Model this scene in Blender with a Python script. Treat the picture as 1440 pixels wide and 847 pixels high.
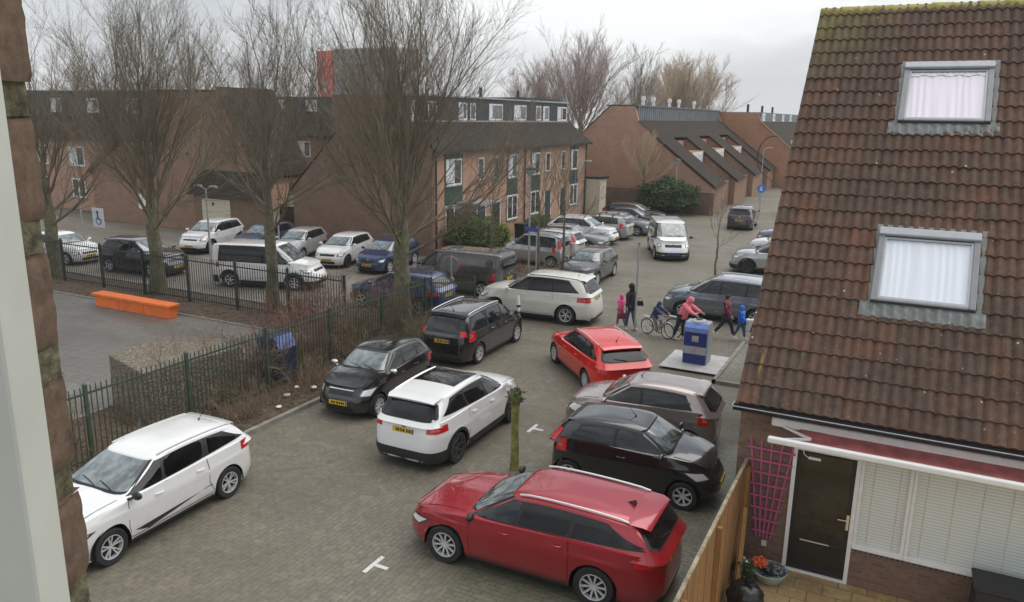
import bpy, bmesh, math, random
import numpy as np
from mathutils import Vector, Matrix
R = math.radians
sc = bpy.context.scene
for o in list(bpy.data.objects): bpy.data.objects.remove(o)
C = sc.collection

# ------------------------------------------------------------------ camera
YAW = R(26.7)
pit, roll, fpx, CAMZ = 0.233705895, 0.0161311638, 1086.87811, 7.15717
def _cam():
    c, s = math.cos(pit), math.sin(pit)
    fw, up, rt = Vector((0, c, -s)), Vector((0, s, c)), Vector((1, 0, 0))
    r2 = rt*math.cos(roll)+up*math.sin(roll)
    u2 = -rt*math.sin(roll)+up*math.cos(roll)
    m = Matrix((r2, u2, -fw)).transposed()
    m = Matrix.Rotation(YAW, 3, 'Z') @ m
    cd = bpy.data.cameras.new('camera'); co = bpy.data.objects.new('camera', cd); C.objects.link(co)
    co.matrix_world = Matrix.Translation((0, 0, CAMZ)) @ m.to_4x4()
    cd.sensor_width = 36; cd.lens = fpx/1440*36; cd.clip_start = .02; cd.clip_end = 3000
    sc.camera = co
_cam()

# ------------------------------------------------------------------ sky + sun
sc.view_settings.view_transform = 'Standard'
sc.view_settings.look = 'None'
sc.view_settings.gamma = 1
sc.view_settings.exposure = 0.64
SUN_EL, SUN_AZ = R(60), R(40)
w = bpy.data.worlds.new('World'); sc.world = w; w.use_nodes = True
nt = w.node_tree; nt.nodes.clear()
def nn(t, **k):
    n = nt.nodes.new(t)
    for a, b in k.items(): setattr(n, a, b)
    return n
sky = nn('ShaderNodeTexSky', sky_type='NISHITA', sun_disc=False, sun_elevation=SUN_EL, sun_rotation=SUN_AZ)
sky.air_density = 1.5; sky.dust_density = 4
bg1 = nn('ShaderNodeBackground'); bg1.inputs[1].default_value = .08
nt.links.new(sky.outputs[0], bg1.inputs[0])
tc = nn('ShaderNodeTexCoord'); mp = nn('ShaderNodeMapping'); mp.inputs['Scale'].default_value = (1.1, 1.1, 3.4); mp.inputs['Location'].default_value = (.35, 1.2, .3)
nz = nn('ShaderNodeTexNoise'); nz.inputs['Scale'].default_value = 1.7; nz.inputs['Detail'].default_value = 7; nz.inputs['Roughness'].default_value = .52
nz.inputs['Distortion'].default_value = .35
cr = nn('ShaderNodeValToRGB')
cr.color_ramp.elements[0].position = .40; cr.color_ramp.elements[0].color = (.34, .365, .40, 1)
cr.color_ramp.elements[1].position = .60; cr.color_ramp.elements[1].color = (.74, .755, .77, 1)
e = cr.color_ramp.elements.new(.5); e.color = (.52, .545, .57, 1)
nt.links.new(tc.outputs['Generated'], mp.inputs[0]); nt.links.new(mp.outputs[0], nz.inputs[0]); nt.links.new(nz.outputs[0], cr.inputs[0])
# bright layer of cloud near the horizon
sep = nn('ShaderNodeSeparateXYZ'); nt.links.new(tc.outputs['Generated'], sep.inputs[0])
mr = nn('ShaderNodeMapRange'); mr.inputs[1].default_value = 0; mr.inputs[2].default_value = .20; mr.inputs[3].default_value = .6; mr.inputs[4].default_value = 0
nt.links.new(sep.outputs['Z'], mr.inputs[0])
mx = nn('ShaderNodeMix', data_type='RGBA'); mx.inputs[7].default_value = (.68, .69, .69, 1)
nt.links.new(mr.outputs[0], mx.inputs[0]); nt.links.new(cr.outputs[0], mx.inputs[6])
bg2 = nn('ShaderNodeBackground'); bg2.inputs[1].default_value = 1.0
nt.links.new(mx.outputs[2], bg2.inputs[0])
ms = nn('ShaderNodeMixShader'); ms.inputs[0].default_value = .9
nt.links.new(bg1.outputs[0], ms.inputs[1]); nt.links.new(bg2.outputs[0], ms.inputs[2])
wo = nn('ShaderNodeOutputWorld'); nt.links.new(ms.outputs[0], wo.inputs[0])
sl = bpy.data.lights.new('sun', 'SUN'); sl.energy = 1.4; sl.angle = R(75); sl.color = (1, .97, .93)
so = bpy.data.objects.new('sun', sl); C.objects.link(so)
so.rotation_euler = (R(90)-SUN_EL, 0, R(180)-SUN_AZ)

# ------------------------------------------------------------------ helpers
def tag(o, label=None, cat=None, group=None, kind=None):
    if label: o['label'] = label
    if cat: o['category'] = cat
    if group: o['group'] = group
    if kind: o['kind'] = kind
    return o
def empty(name, loc, rz=0, label=None, cat=None, group=None):
    o = bpy.data.objects.new(name, None); C.objects.link(o); o.location = loc; o.rotation_euler = (0, 0, rz)
    o.empty_display_size = .2
    return tag(o, label, cat, group)
def boxuv(me):
    uv = me.uv_layers.new(name='UVMap')
    n = len(me.loops)
    if n == 0: return
    lv = np.empty(n, dtype=np.int32); me.loops.foreach_get('vertex_index', lv)
    co = np.empty(len(me.vertices)*3); me.vertices.foreach_get('co', co); co = co.reshape(-1, 3)
    pn = np.empty(len(me.polygons)*3); me.polygons.foreach_get('normal', pn); pn = pn.reshape(-1, 3)
    tot = np.empty(len(me.polygons), dtype=np.int32); me.polygons.foreach_get('loop_total', tot)
    N = np.repeat(pn, tot, axis=0); P = co[lv]
    flat = np.abs(N[:, 2]) > .92
    T = np.stack([-N[:, 1], N[:, 0], np.zeros(n)], 1); L = np.linalg.norm(T, axis=1); L[L < 1e-6] = 1; T /= L[:, None]
    T[flat] = (1, 0, 0)
    B = np.cross(N, T); B[flat] = (0, 1, 0)
    out = np.stack([(P*T).sum(1), (P*B).sum(1)], 1)
    uv.data.foreach_set('uv', out.ravel())
class MB:
    def __init__(s): s.v = []; s.f = []; s.m = []; s.mats = []; s.cur = 0
    def mat(s, m):
        if m not in s.mats: s.mats.append(m)
        s.cur = s.mats.index(m); return s
    def add(s, vs, fs):
        b = len(s.v); s.v += [tuple(v) for v in vs]
        for f in fs: s.f.append(tuple(i+b for i in f)); s.m.append(s.cur)
        return s
    def box(s, x0, x1, y0, y1, z0, z1):
        vs = [(x, y, z) for z in (z0, z1) for y in (y0, y1) for x in (x0, x1)]
        return s.add(vs, [(0, 2, 3, 1), (4, 5, 7, 6), (0, 1, 5, 4), (1, 3, 7, 5), (3, 2, 6, 7), (2, 0, 4, 6)])
    def bar(s, p, q, w, h=None, up=(0, 0, 1)):
        h = h or w; p = Vector(p); q = Vector(q); d = (q-p).normalized(); u = Vector(up)
        if abs(d.dot(u)) > .98: u = Vector((1, 0, 0))
        x = d.cross(u).normalized(); y = x.cross(d)
        vs = [c+x*(a*w/2)+y*(b*h/2) for c in (p, q) for a, b in ((-1, -1), (1, -1), (1, 1), (-1, 1))]
        return s.add(vs, [(3, 2, 1, 0), (4, 5, 6, 7), (0, 1, 5, 4), (1, 2, 6, 5), (2, 3, 7, 6), (3, 0, 4, 7)])
    def tube(s, pts, rad, n=6, cap=True):
        pts = [Vector(p) for p in pts]
        if not hasattr(rad, '__len__'): rad = [rad]*len(pts)
        vs = []; fs = []; u = None
        for i, p in enumerate(pts):
            d = (pts[min(i+1, len(pts)-1)]-pts[max(i-1, 0)])
            if d.length < 1e-9: d = Vector((0, 0, 1))
            d.normalize()
            if u is None: u = d.orthogonal().normalized()
            else:
                u = (u-d*u.dot(d))
                u = u.normalized() if u.length > 1e-6 else d.orthogonal().normalized()
            v = d.cross(u)
            for k in range(n):
                a = 2*math.pi*k/n; vs.append(p+(u*math.cos(a)+v*math.sin(a))*rad[i])
        for i in range(len(pts)-1):
            for k in range(n):
                a = i*n+k; b = i*n+(k+1) % n; fs.append((a, b, b+n, a+n))
        if cap:
            fs.append(tuple(range(n))[::-1]); fs.append(tuple((len(pts)-1)*n+k for k in range(n)))
        return s.add(vs, fs)
    def prism(s, poly, axis, a0, a1):
        # poly: list of 2D points; axis 'x': (y,z) extruded along x ; 'y': (x,z) ; 'z': (x,y)
        def P(p, a): return {'x': (a, p[0], p[1]), 'y': (p[0], a, p[1]), 'z': (p[0], p[1], a)}[axis]
        n = len(poly); vs = [P(p, a0) for p in poly]+[P(p, a1) for p in poly]
        area = sum(poly[i][0]*poly[(i+1) % n][1]-poly[(i+1) % n][0]*poly[i][1] for i in range(n))
        fl = (area > 0) != (axis == 'y')
        fs = [tuple(range(n)), tuple(range(2*n-1, n-1, -1))]+[(i, i+n, (i+1) % n+n, (i+1) % n) for i in range(n)]
        if fl: fs = [f[::-1] for f in fs]
        return s.add(vs, fs)
    def grid(s, rows, closed=False):
        n = len(rows[0]); vs = [p for r in rows for p in r]; fs = []
        for i in range(len(rows)-1):
            for k in range(n if closed else n-1):
                a = i*n+k; b = i*n+(k+1) % n; fs.append((a, b, b+n, a+n))
        return s.add(vs, fs)
    def lathe(s, prof, cx=0, cy=0, n=16, axis='z', c0=0):
        rows = []
        for r, z in prof:
            ring = []
            for k in range(n):
                a = 2*math.pi*k/n; x, y = r*math.cos(a), r*math.sin(a)
                if axis == 'z': ring.append((cx+x, cy+y, z))
                elif axis == 'y': ring.append((cx+x, z, cy+y))
                else: ring.append((z, cx+x, cy+y))
            rows.append(ring)
        return s.grid(rows, True)
    def mesh(s, name, mat=None, smooth=0, uv=True):
        me = bpy.data.meshes.new(name); me.from_pydata(s.v, [], s.f)
        ms = s.mats or ([mat] if mat else [])
        for m in ms: me.materials.append(m)
        if len(ms) > 1: me.polygons.foreach_set('material_index', s.m)
        if uv: boxuv(me)
        if smooth:
            me.polygons.foreach_set('use_smooth', [True]*len(me.polygons))
            me.set_sharp_from_angle(angle=R(smooth))
        me.update(); return me
    def build(s, name, mat=None, parent=None, smooth=0, loc=None, rz=None, fix=False):
        me = s.mesh(name, mat, smooth)
        if fix:
            bm = bmesh.new(); bm.from_mesh(me); bmesh.ops.recalc_face_normals(bm, faces=bm.faces); bm.to_mesh(me); bm.free()
        o = bpy.data.objects.new(name, me); C.objects.link(o); o.parent = parent
        if loc: o.location = loc
        if rz is not None: o.rotation_euler = (0, 0, rz)
        return o
def bevel(o, w=.01, seg=2):
    m = o.modifiers.new('bevel', 'BEVEL'); m.width = w; m.segments = seg; m.limit_method = 'ANGLE'; m.angle_limit = R(40); return o
def solo(mb, name, mat, label, cat, loc=(0, 0, 0), rz=0, group=None, smooth=0):
    return tag(mb.build(name, mat, None, smooth, loc, rz), label, cat, group)
def struct(mb, name, mat): return tag(mb.build(name, mat), kind='structure')

# ------------------------------------------------------------------ materials
MC = {}
def newmat(name):
    m = bpy.data.materials.new(name); m.use_nodes = True; t = m.node_tree
    return m, t, t.nodes['Principled BSDF']
def plain(name, col, rough=.6, metal=0, spec=.5, var=.12, scale=6, coat=0, bump=0):
    if name in MC: return MC[name]
    m, t, b = newmat(name); N = t.nodes; L = t.links
    b.inputs['Roughness'].default_value = rough; b.inputs['Metallic'].default_value = metal
    b.inputs['Specular IOR Level'].default_value = spec; b.inputs['Coat Weight'].default_value = coat; b.inputs['Coat Roughness'].default_value = .06
    if var > 0:
        tcn = N.new('ShaderNodeTexCoord'); nz = N.new('ShaderNodeTexNoise'); nz.inputs['Scale'].default_value = scale; nz.inputs['Detail'].default_value = 5
        L.new(tcn.outputs['Object'], nz.inputs[0])
        c = N.new('ShaderNodeValToRGB'); c.color_ramp.elements[0].position = .3; c.color_ramp.elements[1].position = .7
        c.color_ramp.elements[0].color = tuple(x*(1-var) for x in col)+(1,); c.color_ramp.elements[1].color = tuple(min(1, x*(1+var)) for x in col)+(1,)
        L.new(nz.outputs[0], c.inputs[0]); L.new(c.outputs[0], b.inputs['Base Color'])
        if bump:
            bp = N.new('ShaderNodeBump'); bp.inputs['Strength'].default_value = bump; bp.inputs['Distance'].default_value = .02
            L.new(nz.outputs[0], bp.inputs['Height']); L.new(bp.outputs[0], b.inputs['Normal'])
    else: b.inputs['Base Color'].default_value = tuple(col)+(1,)
    MC[name] = m; return m
def mixc(t, fac, a, b_, mode='MIX'):
    n = t.nodes.new('ShaderNodeMix'); n.data_type = 'RGBA'; n.blend_type = mode
    for i, v in ((0, fac), (6, a), (7, b_)):
        if isinstance(v, (int, float)): n.inputs[i].default_value = v
        elif isinstance(v, tuple): n.inputs[i].default_value = v if len(v) == 4 else v+(1,)
        else: t.links.new(v, n.inputs[i])
    return n.outputs[2]
def noise(t, vec, scale, detail=5, rough=.5):
    n = t.nodes.new('ShaderNodeTexNoise'); n.inputs['Scale'].default_value = scale; n.inputs['Detail'].default_value = detail; n.inputs['Roughness'].default_value = rough
    if vec is not None: t.links.new(vec, n.inputs[0])
    return n.outputs[0]
def ramp(t, fac, stops):
    c = t.nodes.new('ShaderNodeValToRGB'); el = c.color_ramp.elements
    while len(el) < len(stops): el.new(.5)
    for e_, (p, col) in zip(el, stops):
        e_.position = p; e_.color = (col if isinstance(col, tuple) else (col, col, col))+(1,)
    t.links.new(fac, c.inputs[0]); return c.outputs[0]
def mapping(t, vec, scale=(1, 1, 1), rot=(0, 0, 0), loc=(0, 0, 0)):
    n = t.nodes.new('ShaderNodeMapping'); n.inputs['Scale'].default_value = scale; n.inputs['Rotation'].default_value = rot; n.inputs['Location'].default_value = loc
    t.links.new(vec, n.inputs[0]); return n.outputs[0]
def brick(name, c1, c2, mortar, bw=.21, bh=.0625, ms=.012, rough=.85, stain=.35, bump=.35, offset=.5, big=(.5, .5, .5), squash=1, rot=0, stains=(.05, .05, .04), wet=0):
    if name in MC: return MC[name]
    m, t, b = newmat(name); N = t.nodes; L = t.links
    tcn = N.new('ShaderNodeTexCoord'); uv = tcn.outputs['UV']
    uvm = mapping(t, uv, rot=(0, 0, rot)) if rot else uv
    br = N.new('ShaderNodeTexBrick'); br.inputs['Scale'].default_value = 1; br.inputs['Brick Width'].default_value = bw; br.inputs['Row Height'].default_value = bh
    br.inputs['Mortar Size'].default_value = ms; br.inputs['Mortar Smooth'].default_value = .3; br.offset = offset
    br.inputs['Color1'].default_value = c1+(1,); br.inputs['Color2'].default_value = c2+(1,); br.inputs['Mortar'].default_value = mortar+(1,); br.inputs['Bias'].default_value = 0
    L.new(uvm, br.inputs['Vector'])
    n1 = noise(t, uv, 1.1, 6, .6); n2 = noise(t, uv, 14, 4, .6)
    col = mixc(t, ramp(t, n2, [(.3, .0), (.75, .35)]), br.outputs['Color'], c1, 'MULTIPLY')
    col = mixc(t, ramp(t, n1, [(.38, 0.), (.72, stain)]), br.outputs['Color'], stains)
    col = mixc(t, .35, col, ramp(t, n2, [(.25, .25), (.8, .85)]), 'OVERLAY')
    L.new(col, b.inputs['Base Color'])
    if wet:
        n3 = noise(t, uv, .35, 4, .55)
        L.new(ramp(t, n3, [(.35, rough-wet), (.65, rough)]), b.inputs['Roughness'])
    else: b.inputs['Roughness'].default_value = rough
    bp = N.new('ShaderNodeBump'); bp.inputs['Strength'].default_value = bump; bp.inputs['Distance'].default_value = .01; bp.invert = True
    L.new(br.outputs['Fac'], bp.inputs['Height']); L.new(bp.outputs[0], b.inputs['Normal'])
    MC[name] = m; return m

M = {}
M['brick_red'] = brick('brick_red', (.42, .215, .135), (.32, .16, .10), (.25, .20, .15), stain=.55, stains=(.17, .12, .085))
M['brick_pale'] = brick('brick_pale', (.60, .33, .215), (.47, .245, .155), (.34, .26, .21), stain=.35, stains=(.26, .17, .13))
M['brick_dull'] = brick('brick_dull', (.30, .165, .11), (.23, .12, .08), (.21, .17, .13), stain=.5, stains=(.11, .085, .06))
M['brick_orange'] = brick('brick_orange', (.58, .27, .14), (.47, .20, .10), (.32, .22, .16), stain=.4, stains=(.24, .14, .08))
M['brick_brown'] = brick('brick_brown', (.25, .135, .09), (.17, .095, .065), (.17, .14, .115), stain=.45, stains=(.09, .07, .055), ms=.011)
M['brick_sill'] = brick('brick_sill', (.13, .085, .075), (.09, .06, .055), (.22, .19, .17), bw=.075, bh=.2, offset=0, ms=.011)
M['wood_fence'] = brick('wood_fence', (.40, .205, .065), (.29, .14, .045), (.05, .03, .015), bw=.094, bh=4, ms=.010, offset=0, stain=.5, stains=(.12, .08, .04))
M['wood_brown'] = brick('wood_brown', (.095, .055, .038), (.06, .038, .028), (.02, .015, .01), bw=.14, bh=4, ms=.01, offset=0, stain=.3)
M['paver'] = None
def paver(name, c1, c2, mor, bw, bh, ms, tint, rough=.75, wet=.3, rot=0, bigs=None):
    m, t, b = newmat(name); N = t.nodes; L = t.links
    tcn = N.new('ShaderNodeTexCoord'); uv = tcn.outputs['Object']
    n0 = noise(t, uv, 3.2, 2); wv = mixc(t, .012, uv, N.new('ShaderNodeTexNoise').outputs[1]) if False else uv
    br = N.new('ShaderNodeTexBrick'); br.inputs['Scale'].default_value = 1; br.inputs['Brick Width'].default_value = bw; br.inputs['Row Height'].default_value = bh
    br.inputs['Mortar Size'].default_value = ms; br.inputs['Mortar Smooth'].default_value = .5; br.inputs['Bias'].default_value = 0
    br.inputs['Color1'].default_value = c1+(1,); br.inputs['Color2'].default_value = c2+(1,); br.inputs['Mortar'].default_value = mor+(1,)
    L.new(mapping(t, uv, rot=(0, 0, rot)), br.inputs['Vector'])
    col = br.outputs['Color']
    # a few darker and lighter single stones
    vo = N.new('ShaderNodeTexVoronoi'); vo.inputs['Scale'].default_value = 1/.16; L.new(uv, vo.inputs['Vector'])
    sepc = N.new('ShaderNodeSeparateColor'); L.new(vo.outputs['Color'], sepc.inputs[0])
    col = mixc(t, ramp(t, sepc.outputs[0], [(.0, .5), (.35, 0.), (1, 0.)]), col, tuple(x*.62 for x in c1))
    col = mixc(t, ramp(t, sepc.outputs[1], [(.8, .0), (1., .3)]), col, tuple(min(1, x*1.5) for x in c1))
    # moss and dirt in broad drifts, tyre tracks
    n1 = noise(t, uv, .28, 8, .62); n2 = noise(t, mapping(t, uv, scale=(.25, 1, 1), loc=(4, 2, 0)), .7, 6, .6); n3 = noise(t, uv, 9, 5, .65)
    col = mixc(t, ramp(t, n1, [(.42, 0.), (.64, .55)]), col, tint)
    col = mixc(t, ramp(t, n2, [(.46, 0.), (.66, .5)]), col, tuple(x*.6 for x in c2))
    col = mixc(t, .5, col, ramp(t, n3, [(.25, .28), (.78, .74)]), 'OVERLAY')
    n5 = noise(t, uv, 1.9, 3, .5)
    col = mixc(t, ramp(t, n5, [(.66, 0.), (.74, .45)]), col, tuple(x*.42 for x in c2))
    L.new(col, b.inputs['Base Color'])
    L.new(ramp(t, noise(t, uv, .45, 5, .6), [(.36, rough-wet), (.62, rough)]), b.inputs['Roughness'])
    b.inputs['Specular IOR Level'].default_value = .45
    bp = N.new('ShaderNodeBump'); bp.inputs['Strength'].default_value = .3; bp.inputs['Distance'].default_value = .01; bp.invert = True
    L.new(br.outputs['Fac'], bp.inputs['Height']); L.new(bp.outputs[0], b.inputs['Normal'])
    return m
M['paver'] = paver('street_clinker', (.195, .172, .130), (.160, .142, .108), (.108, .096, .072), .20, .10, .009, (.125, .115, .078), rot=R(90))
M['play'] = paver('playground_slab', (.205, .19, .17), (.17, .16, .145), (.11, .10, .085), .3, .3, .012, (.135, .13, .105), rough=.6, wet=.3)
M['lot'] = paver('lot_clinker', (.25, .225, .19), (.205, .185, .155), (.12, .11, .09), .21, .105, .012, (.16, .15, .12), rough=.6, wet=.3)
M['side'] = paver('sidewalk_slab', (.21, .205, .165), (.17, .17, .135), (.09, .09, .06), .3, .3, .013, (.10, .115, .06), rough=.7, wet=.3)
M['bay'] = paver('bay_clinker', (.185, .17, .13), (.15, .14, .105), (.085, .09, .055), .20, .10, .012, (.09, .10, .055), rough=.7, wet=.3)
M['patio'] = paver('patio_tile', (.50, .36, .18), (.42, .29, .14), (.16, .12, .07), .42, .30, .012, (.30, .21, .10), rough=.55, wet=.25)
M['concrete'] = plain('concrete', (.30, .29, .26), .85, var=.2, scale=9, bump=.2)
M['kerb'] = plain('kerb_stone', (.22, .21, .185), .8, var=.25, scale=5)
M['slab'] = plain('pale_concrete', (.42, .43, .42), .7, var=.12, scale=5)
M['soil'] = plain('soil', (.085, .06, .038), .95, var=.5, scale=7, bump=.8)
M['grass'] = plain('grass_verge', (.075, .13, .03), .9, var=.35, scale=4)
M['white'] = plain('white_paint', (.78, .77, .74), .45, var=.05)
M['white_line'] = plain('white_line', (.6, .6, .57), .7, var=.15, scale=30)
M['cream'] = plain('cream_paint', (.62, .57, .43), .6, var=.1)
M['dark'] = plain('dark_plastic', (.022, .022, .023), .5, var=.1)
M['black'] = plain('black_trim', (.012, .012, .013), .45, var=0)
M['rubber'] = plain('tyre_rubber', (.022, .022, .022), .8, var=.2)
M['lead'] = plain('lead_flashing', (.17, .185, .175), .55, var=.2, scale=7, bump=.3)
M['zinc'] = plain('galvanised_steel', (.42, .44, .44), .5, metal=.3, var=.12)
M['alu'] = plain('grey_aluminium', (.22, .225, .23), .45, metal=.2, var=.08)
M['alu_l'] = plain('light_aluminium', (.38, .39, .41), .4, metal=.2, var=.06)
M['rim'] = plain('alloy', (.66, .67, .68), .35, metal=.35, var=0)
M['rim_d'] = plain('dark_alloy', (.10, .10, .11), .35, metal=.5, var=0)
M['chrome'] = plain('chrome', (.75, .75, .76), .15, metal=1, var=0)
M['fence'] = plain('green_fence_paint', (.05, .075, .05), .55, var=.25, scale=3)
M['fence_d'] = plain('dark_fence_paint', (.025, .032, .028), .55, var=.25, scale=3)
M['green'] = plain('dark_green_panel', (.02, .055, .042), .5, var=.15)
M['slate'] = plain('dark_cladding', (.032, .042, .055), .55, var=.2, scale=2)
M['slate_l'] = plain('grey_cladding', (.15, .165, .175), .6, var=.25, scale=1.5)
M['orange'] = plain('orange_paint', (.85, .19, .035), .55, var=.12, scale=3)
M['pink'] = plain('pink_paint', (.44, .10, .22), .6, var=.12)
M['lampgreen'] = plain('lamp_glass', (.45, .52, .5), .3, var=0)
def roofmat(name, c1, c2, course=.34, wave=.30):
    m, t, b = newmat(name); N = t.nodes; L = t.links
    uv = N.new('ShaderNodeTexCoord').outputs['UV']
    wv = N.new('ShaderNodeTexWave'); wv.wave_type = 'BANDS'; wv.bands_direction = 'Y'; wv.wave_profile = 'SAW'; wv.inputs['Scale'].default_value = 1/course/ (2*math.pi)*math.pi*2/ (2*math.pi) *1.0
    wv.inputs['Scale'].default_value = .314/course*1.0; L.new(uv, wv.inputs['Vector'])
    n1 = noise(t, uv, 1.3, 6, .6); n2 = noise(t, uv, 6, 4, .6)
    col = ramp(t, n1, [(.3, c1), (.7, c2)])
    col = mixc(t, .4, col, ramp(t, n2, [(.25, .25), (.75, .7)]), 'OVERLAY')
    col = mixc(t, ramp(t, wv.outputs['Fac'], [(0., .55), (.2, 0.), (1, 0.)]), col, tuple(x*.3 for x in c1))
    L.new(col, b.inputs['Base Color']); b.inputs['Roughness'].default_value = .95; b.inputs['Specular IOR Level'].default_value = .2
    bp = N.new('ShaderNodeBump'); bp.inputs['Strength'].default_value = .6; bp.inputs['Distance'].default_value = .03
    L.new(wv.outputs['Fac'], bp.inputs['Height']); L.new(bp.outputs[0], b.inputs['Normal'])
    return m
M['roof_far'] = roofmat('brown_roof_tiles', (.060, .044, .033), (.038, .032, .024))
M['roof_far2'] = roofmat('grey_roof_tiles', (.056, .047, .037), (.036, .033, .026))
def tilemat():
    m, t, b = newmat('old_concrete_roof_tile'); N = t.nodes; L = t.links
    uv = N.new('ShaderNodeTexCoord').outputs['UV']
    # one random value per tile (0.30 wide, 0.36 up the slope); UVs are written tile-wise
    sp = N.new('ShaderNodeSeparateXYZ'); L.new(uv, sp.inputs[0])
    def fl(o):
        n = N.new('ShaderNodeMath'); n.operation = 'FLOOR'; L.new(o, n.inputs[0]); return n.outputs[0]
    cb = N.new('ShaderNodeCombineXYZ'); L.new(fl(sp.outputs[0]), cb.inputs[0]); L.new(fl(sp.outputs[1]), cb.inputs[1])
    wn = N.new('ShaderNodeTexWhiteNoise'); wn.noise_dimensions = '2D'; L.new(cb.outputs[0], wn.inputs['Vector'])
    base = ramp(t, wn.outputs['Value'], [(0, (.105, .066, .046)), (.3, (.126, .074, .050)), (.6, (.113, .075, .055)), (.88, (.150, .076, .047)), (1, (.090, .064, .050))])
    ob = N.new('ShaderNodeTexCoord').outputs['Object']
    nb = noise(t, ob, .55, 5, .6); ns = noise(t, ob, 7, 6, .7); nd = noise(t, mapping(t, ob, scale=(1, .35, .35)), 9, 5, .6)
    base = mixc(t, ramp(t, nb, [(.36, .65), (.55, 0.)]), base, (.078, .058, .047))
    base = mixc(t, ramp(t, nb, [(.56, 0.), (.72, .35)]), base, (.21, .088, .05))
    base = mixc(t, .6, base, ramp(t, ns, [(.28, .2), (.75, .78)]), 'OVERLAY')
    base = mixc(t, ramp(t, nd, [(.58, 0.), (.75, .5)]), base, (.05, .04, .032))
    # moss: heavy at the top edge and the verge
    spo = N.new('ShaderNodeSeparateXYZ'); L.new(ob, spo.inputs[0])
    def mrg(o, a0, a1, b0, b1):
        n = N.new('ShaderNodeMapRange'); n.inputs[1].default_value = a0; n.inputs[2].default_value = a1; n.inputs[3].default_value = b0; n.inputs[4].default_value = b1; L.new(o, n.inputs[0]); return n.outputs[0]
    top = mrg(spo.outputs['Z'], 7.9, 9.3, 0, .75); left = mrg(spo.outputs['X'], -.3, -1.9, 0, 1)
    mu = N.new('ShaderNodeMath'); mu.operation = 'MULTIPLY'; L.new(top, mu.inputs[0]); L.new(left, mu.inputs[1])
    mm = N.new('ShaderNodeMath'); mm.operation = 'MULTIPLY'; L.new(mu.outputs[0], mm.inputs[0]); L.new(ramp(t, noise(t, ob, 3.2, 6, .7), [(.35, .1), (.55, 1.)]), mm.inputs[1])
    base = mixc(t, mm.outputs[0], base, (.20, .18, .055))
    # yellow lichen runs
    ly = N.new('ShaderNodeMath'); ly.operation = 'MULTIPLY'; L.new(ramp(t, noise(t, mapping(t, ob, scale=(1, .12, .12)), 6, 4, .6), [(.66, 0.), (.74, .6)]), ly.inputs[0])
    L.new(mrg(spo.outputs['Z'], 5.2, 4.4, 0, 1), ly.inputs[1])
    base = mixc(t, ly.outputs[0], base, (.36, .20, .05))
    # pale lichen dots
    vo = N.new('ShaderNodeTexVoronoi'); vo.inputs['Scale'].default_value = 3.1; L.new(ob, vo.inputs['Vector'])
    base = mixc(t, ramp(t, vo.outputs['Distance'], [(.04, .8), (.07, 0.)]), base, (.62, .55, .47))
    vo2 = N.new('ShaderNodeTexVoronoi'); vo2.inputs['Scale'].default_value = 8; L.new(ob, vo2.inputs['Vector'])
    base = mixc(t, ramp(t, vo2.outputs['Distance'], [(.05, .4), (.12, 0.)]), base, (.40, .34, .28))
    L.new(base, b.inputs['Base Color']); b.inputs['Roughness'].default_value = .82; b.inputs['Specular IOR Level'].default_value = .3
    bp = N.new('ShaderNodeBump'); bp.inputs['Strength'].default_value = .35; bp.inputs['Distance'].default_value = .012
    L.new(ns, bp.inputs['Height']); L.new(bp.outputs[0], b.inputs['Normal'])
    return m
M['tile'] = tilemat()
M['moss'] = plain('mossy_ridge', (.33, .29, .09), .9, var=.45, scale=6, bump=.5)
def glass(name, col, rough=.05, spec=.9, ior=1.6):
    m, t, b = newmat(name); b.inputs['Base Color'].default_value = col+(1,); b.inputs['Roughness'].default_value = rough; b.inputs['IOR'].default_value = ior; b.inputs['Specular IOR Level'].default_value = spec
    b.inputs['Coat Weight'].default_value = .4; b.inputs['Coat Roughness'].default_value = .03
    # noise in the glass colour stands in for reflections and a dim interior
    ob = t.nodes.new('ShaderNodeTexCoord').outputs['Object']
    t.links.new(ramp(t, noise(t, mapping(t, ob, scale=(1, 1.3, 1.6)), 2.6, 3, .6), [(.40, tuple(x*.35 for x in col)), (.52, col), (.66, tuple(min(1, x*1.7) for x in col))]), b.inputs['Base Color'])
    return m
M['glass_car'] = glass('car_glass', (.016, .02, .021), .05, .5, 1.45)
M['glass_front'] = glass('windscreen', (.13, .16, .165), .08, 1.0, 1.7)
M['glass_dark'] = glass('tinted_glass', (.006, .007, .008), .06, .4, 1.4)
M['glass_win'] = glass('window_glass', (.06, .07, .075), .08, .7)
def curtain(name, col, sc_=30, dirx=True, s=.13):
    m, t, b = newmat(name); N = t.nodes; L = t.links
    ob = N.new('ShaderNodeTexCoord').outputs['Object']
    n = noise(t, mapping(t, ob, scale=(1, .04, .04)), sc_*.35, 3, .6)
    L.new(ramp(t, n, [(.25, tuple(x*(1-s) for x in col)), (.7, col)]), b.inputs['Base Color'])
    b.inputs['Roughness'].default_value = .55; b.inputs['Coat Weight'].default_value = .5; b.inputs['Coat Roughness'].default_value = .05
    return m
M['curt_w'] = curtain('white_curtain', (.76, .80, .86), 22)
M['curt_p'] = curtain('lilac_curtain', (.80, .74, .82), 22)
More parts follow.
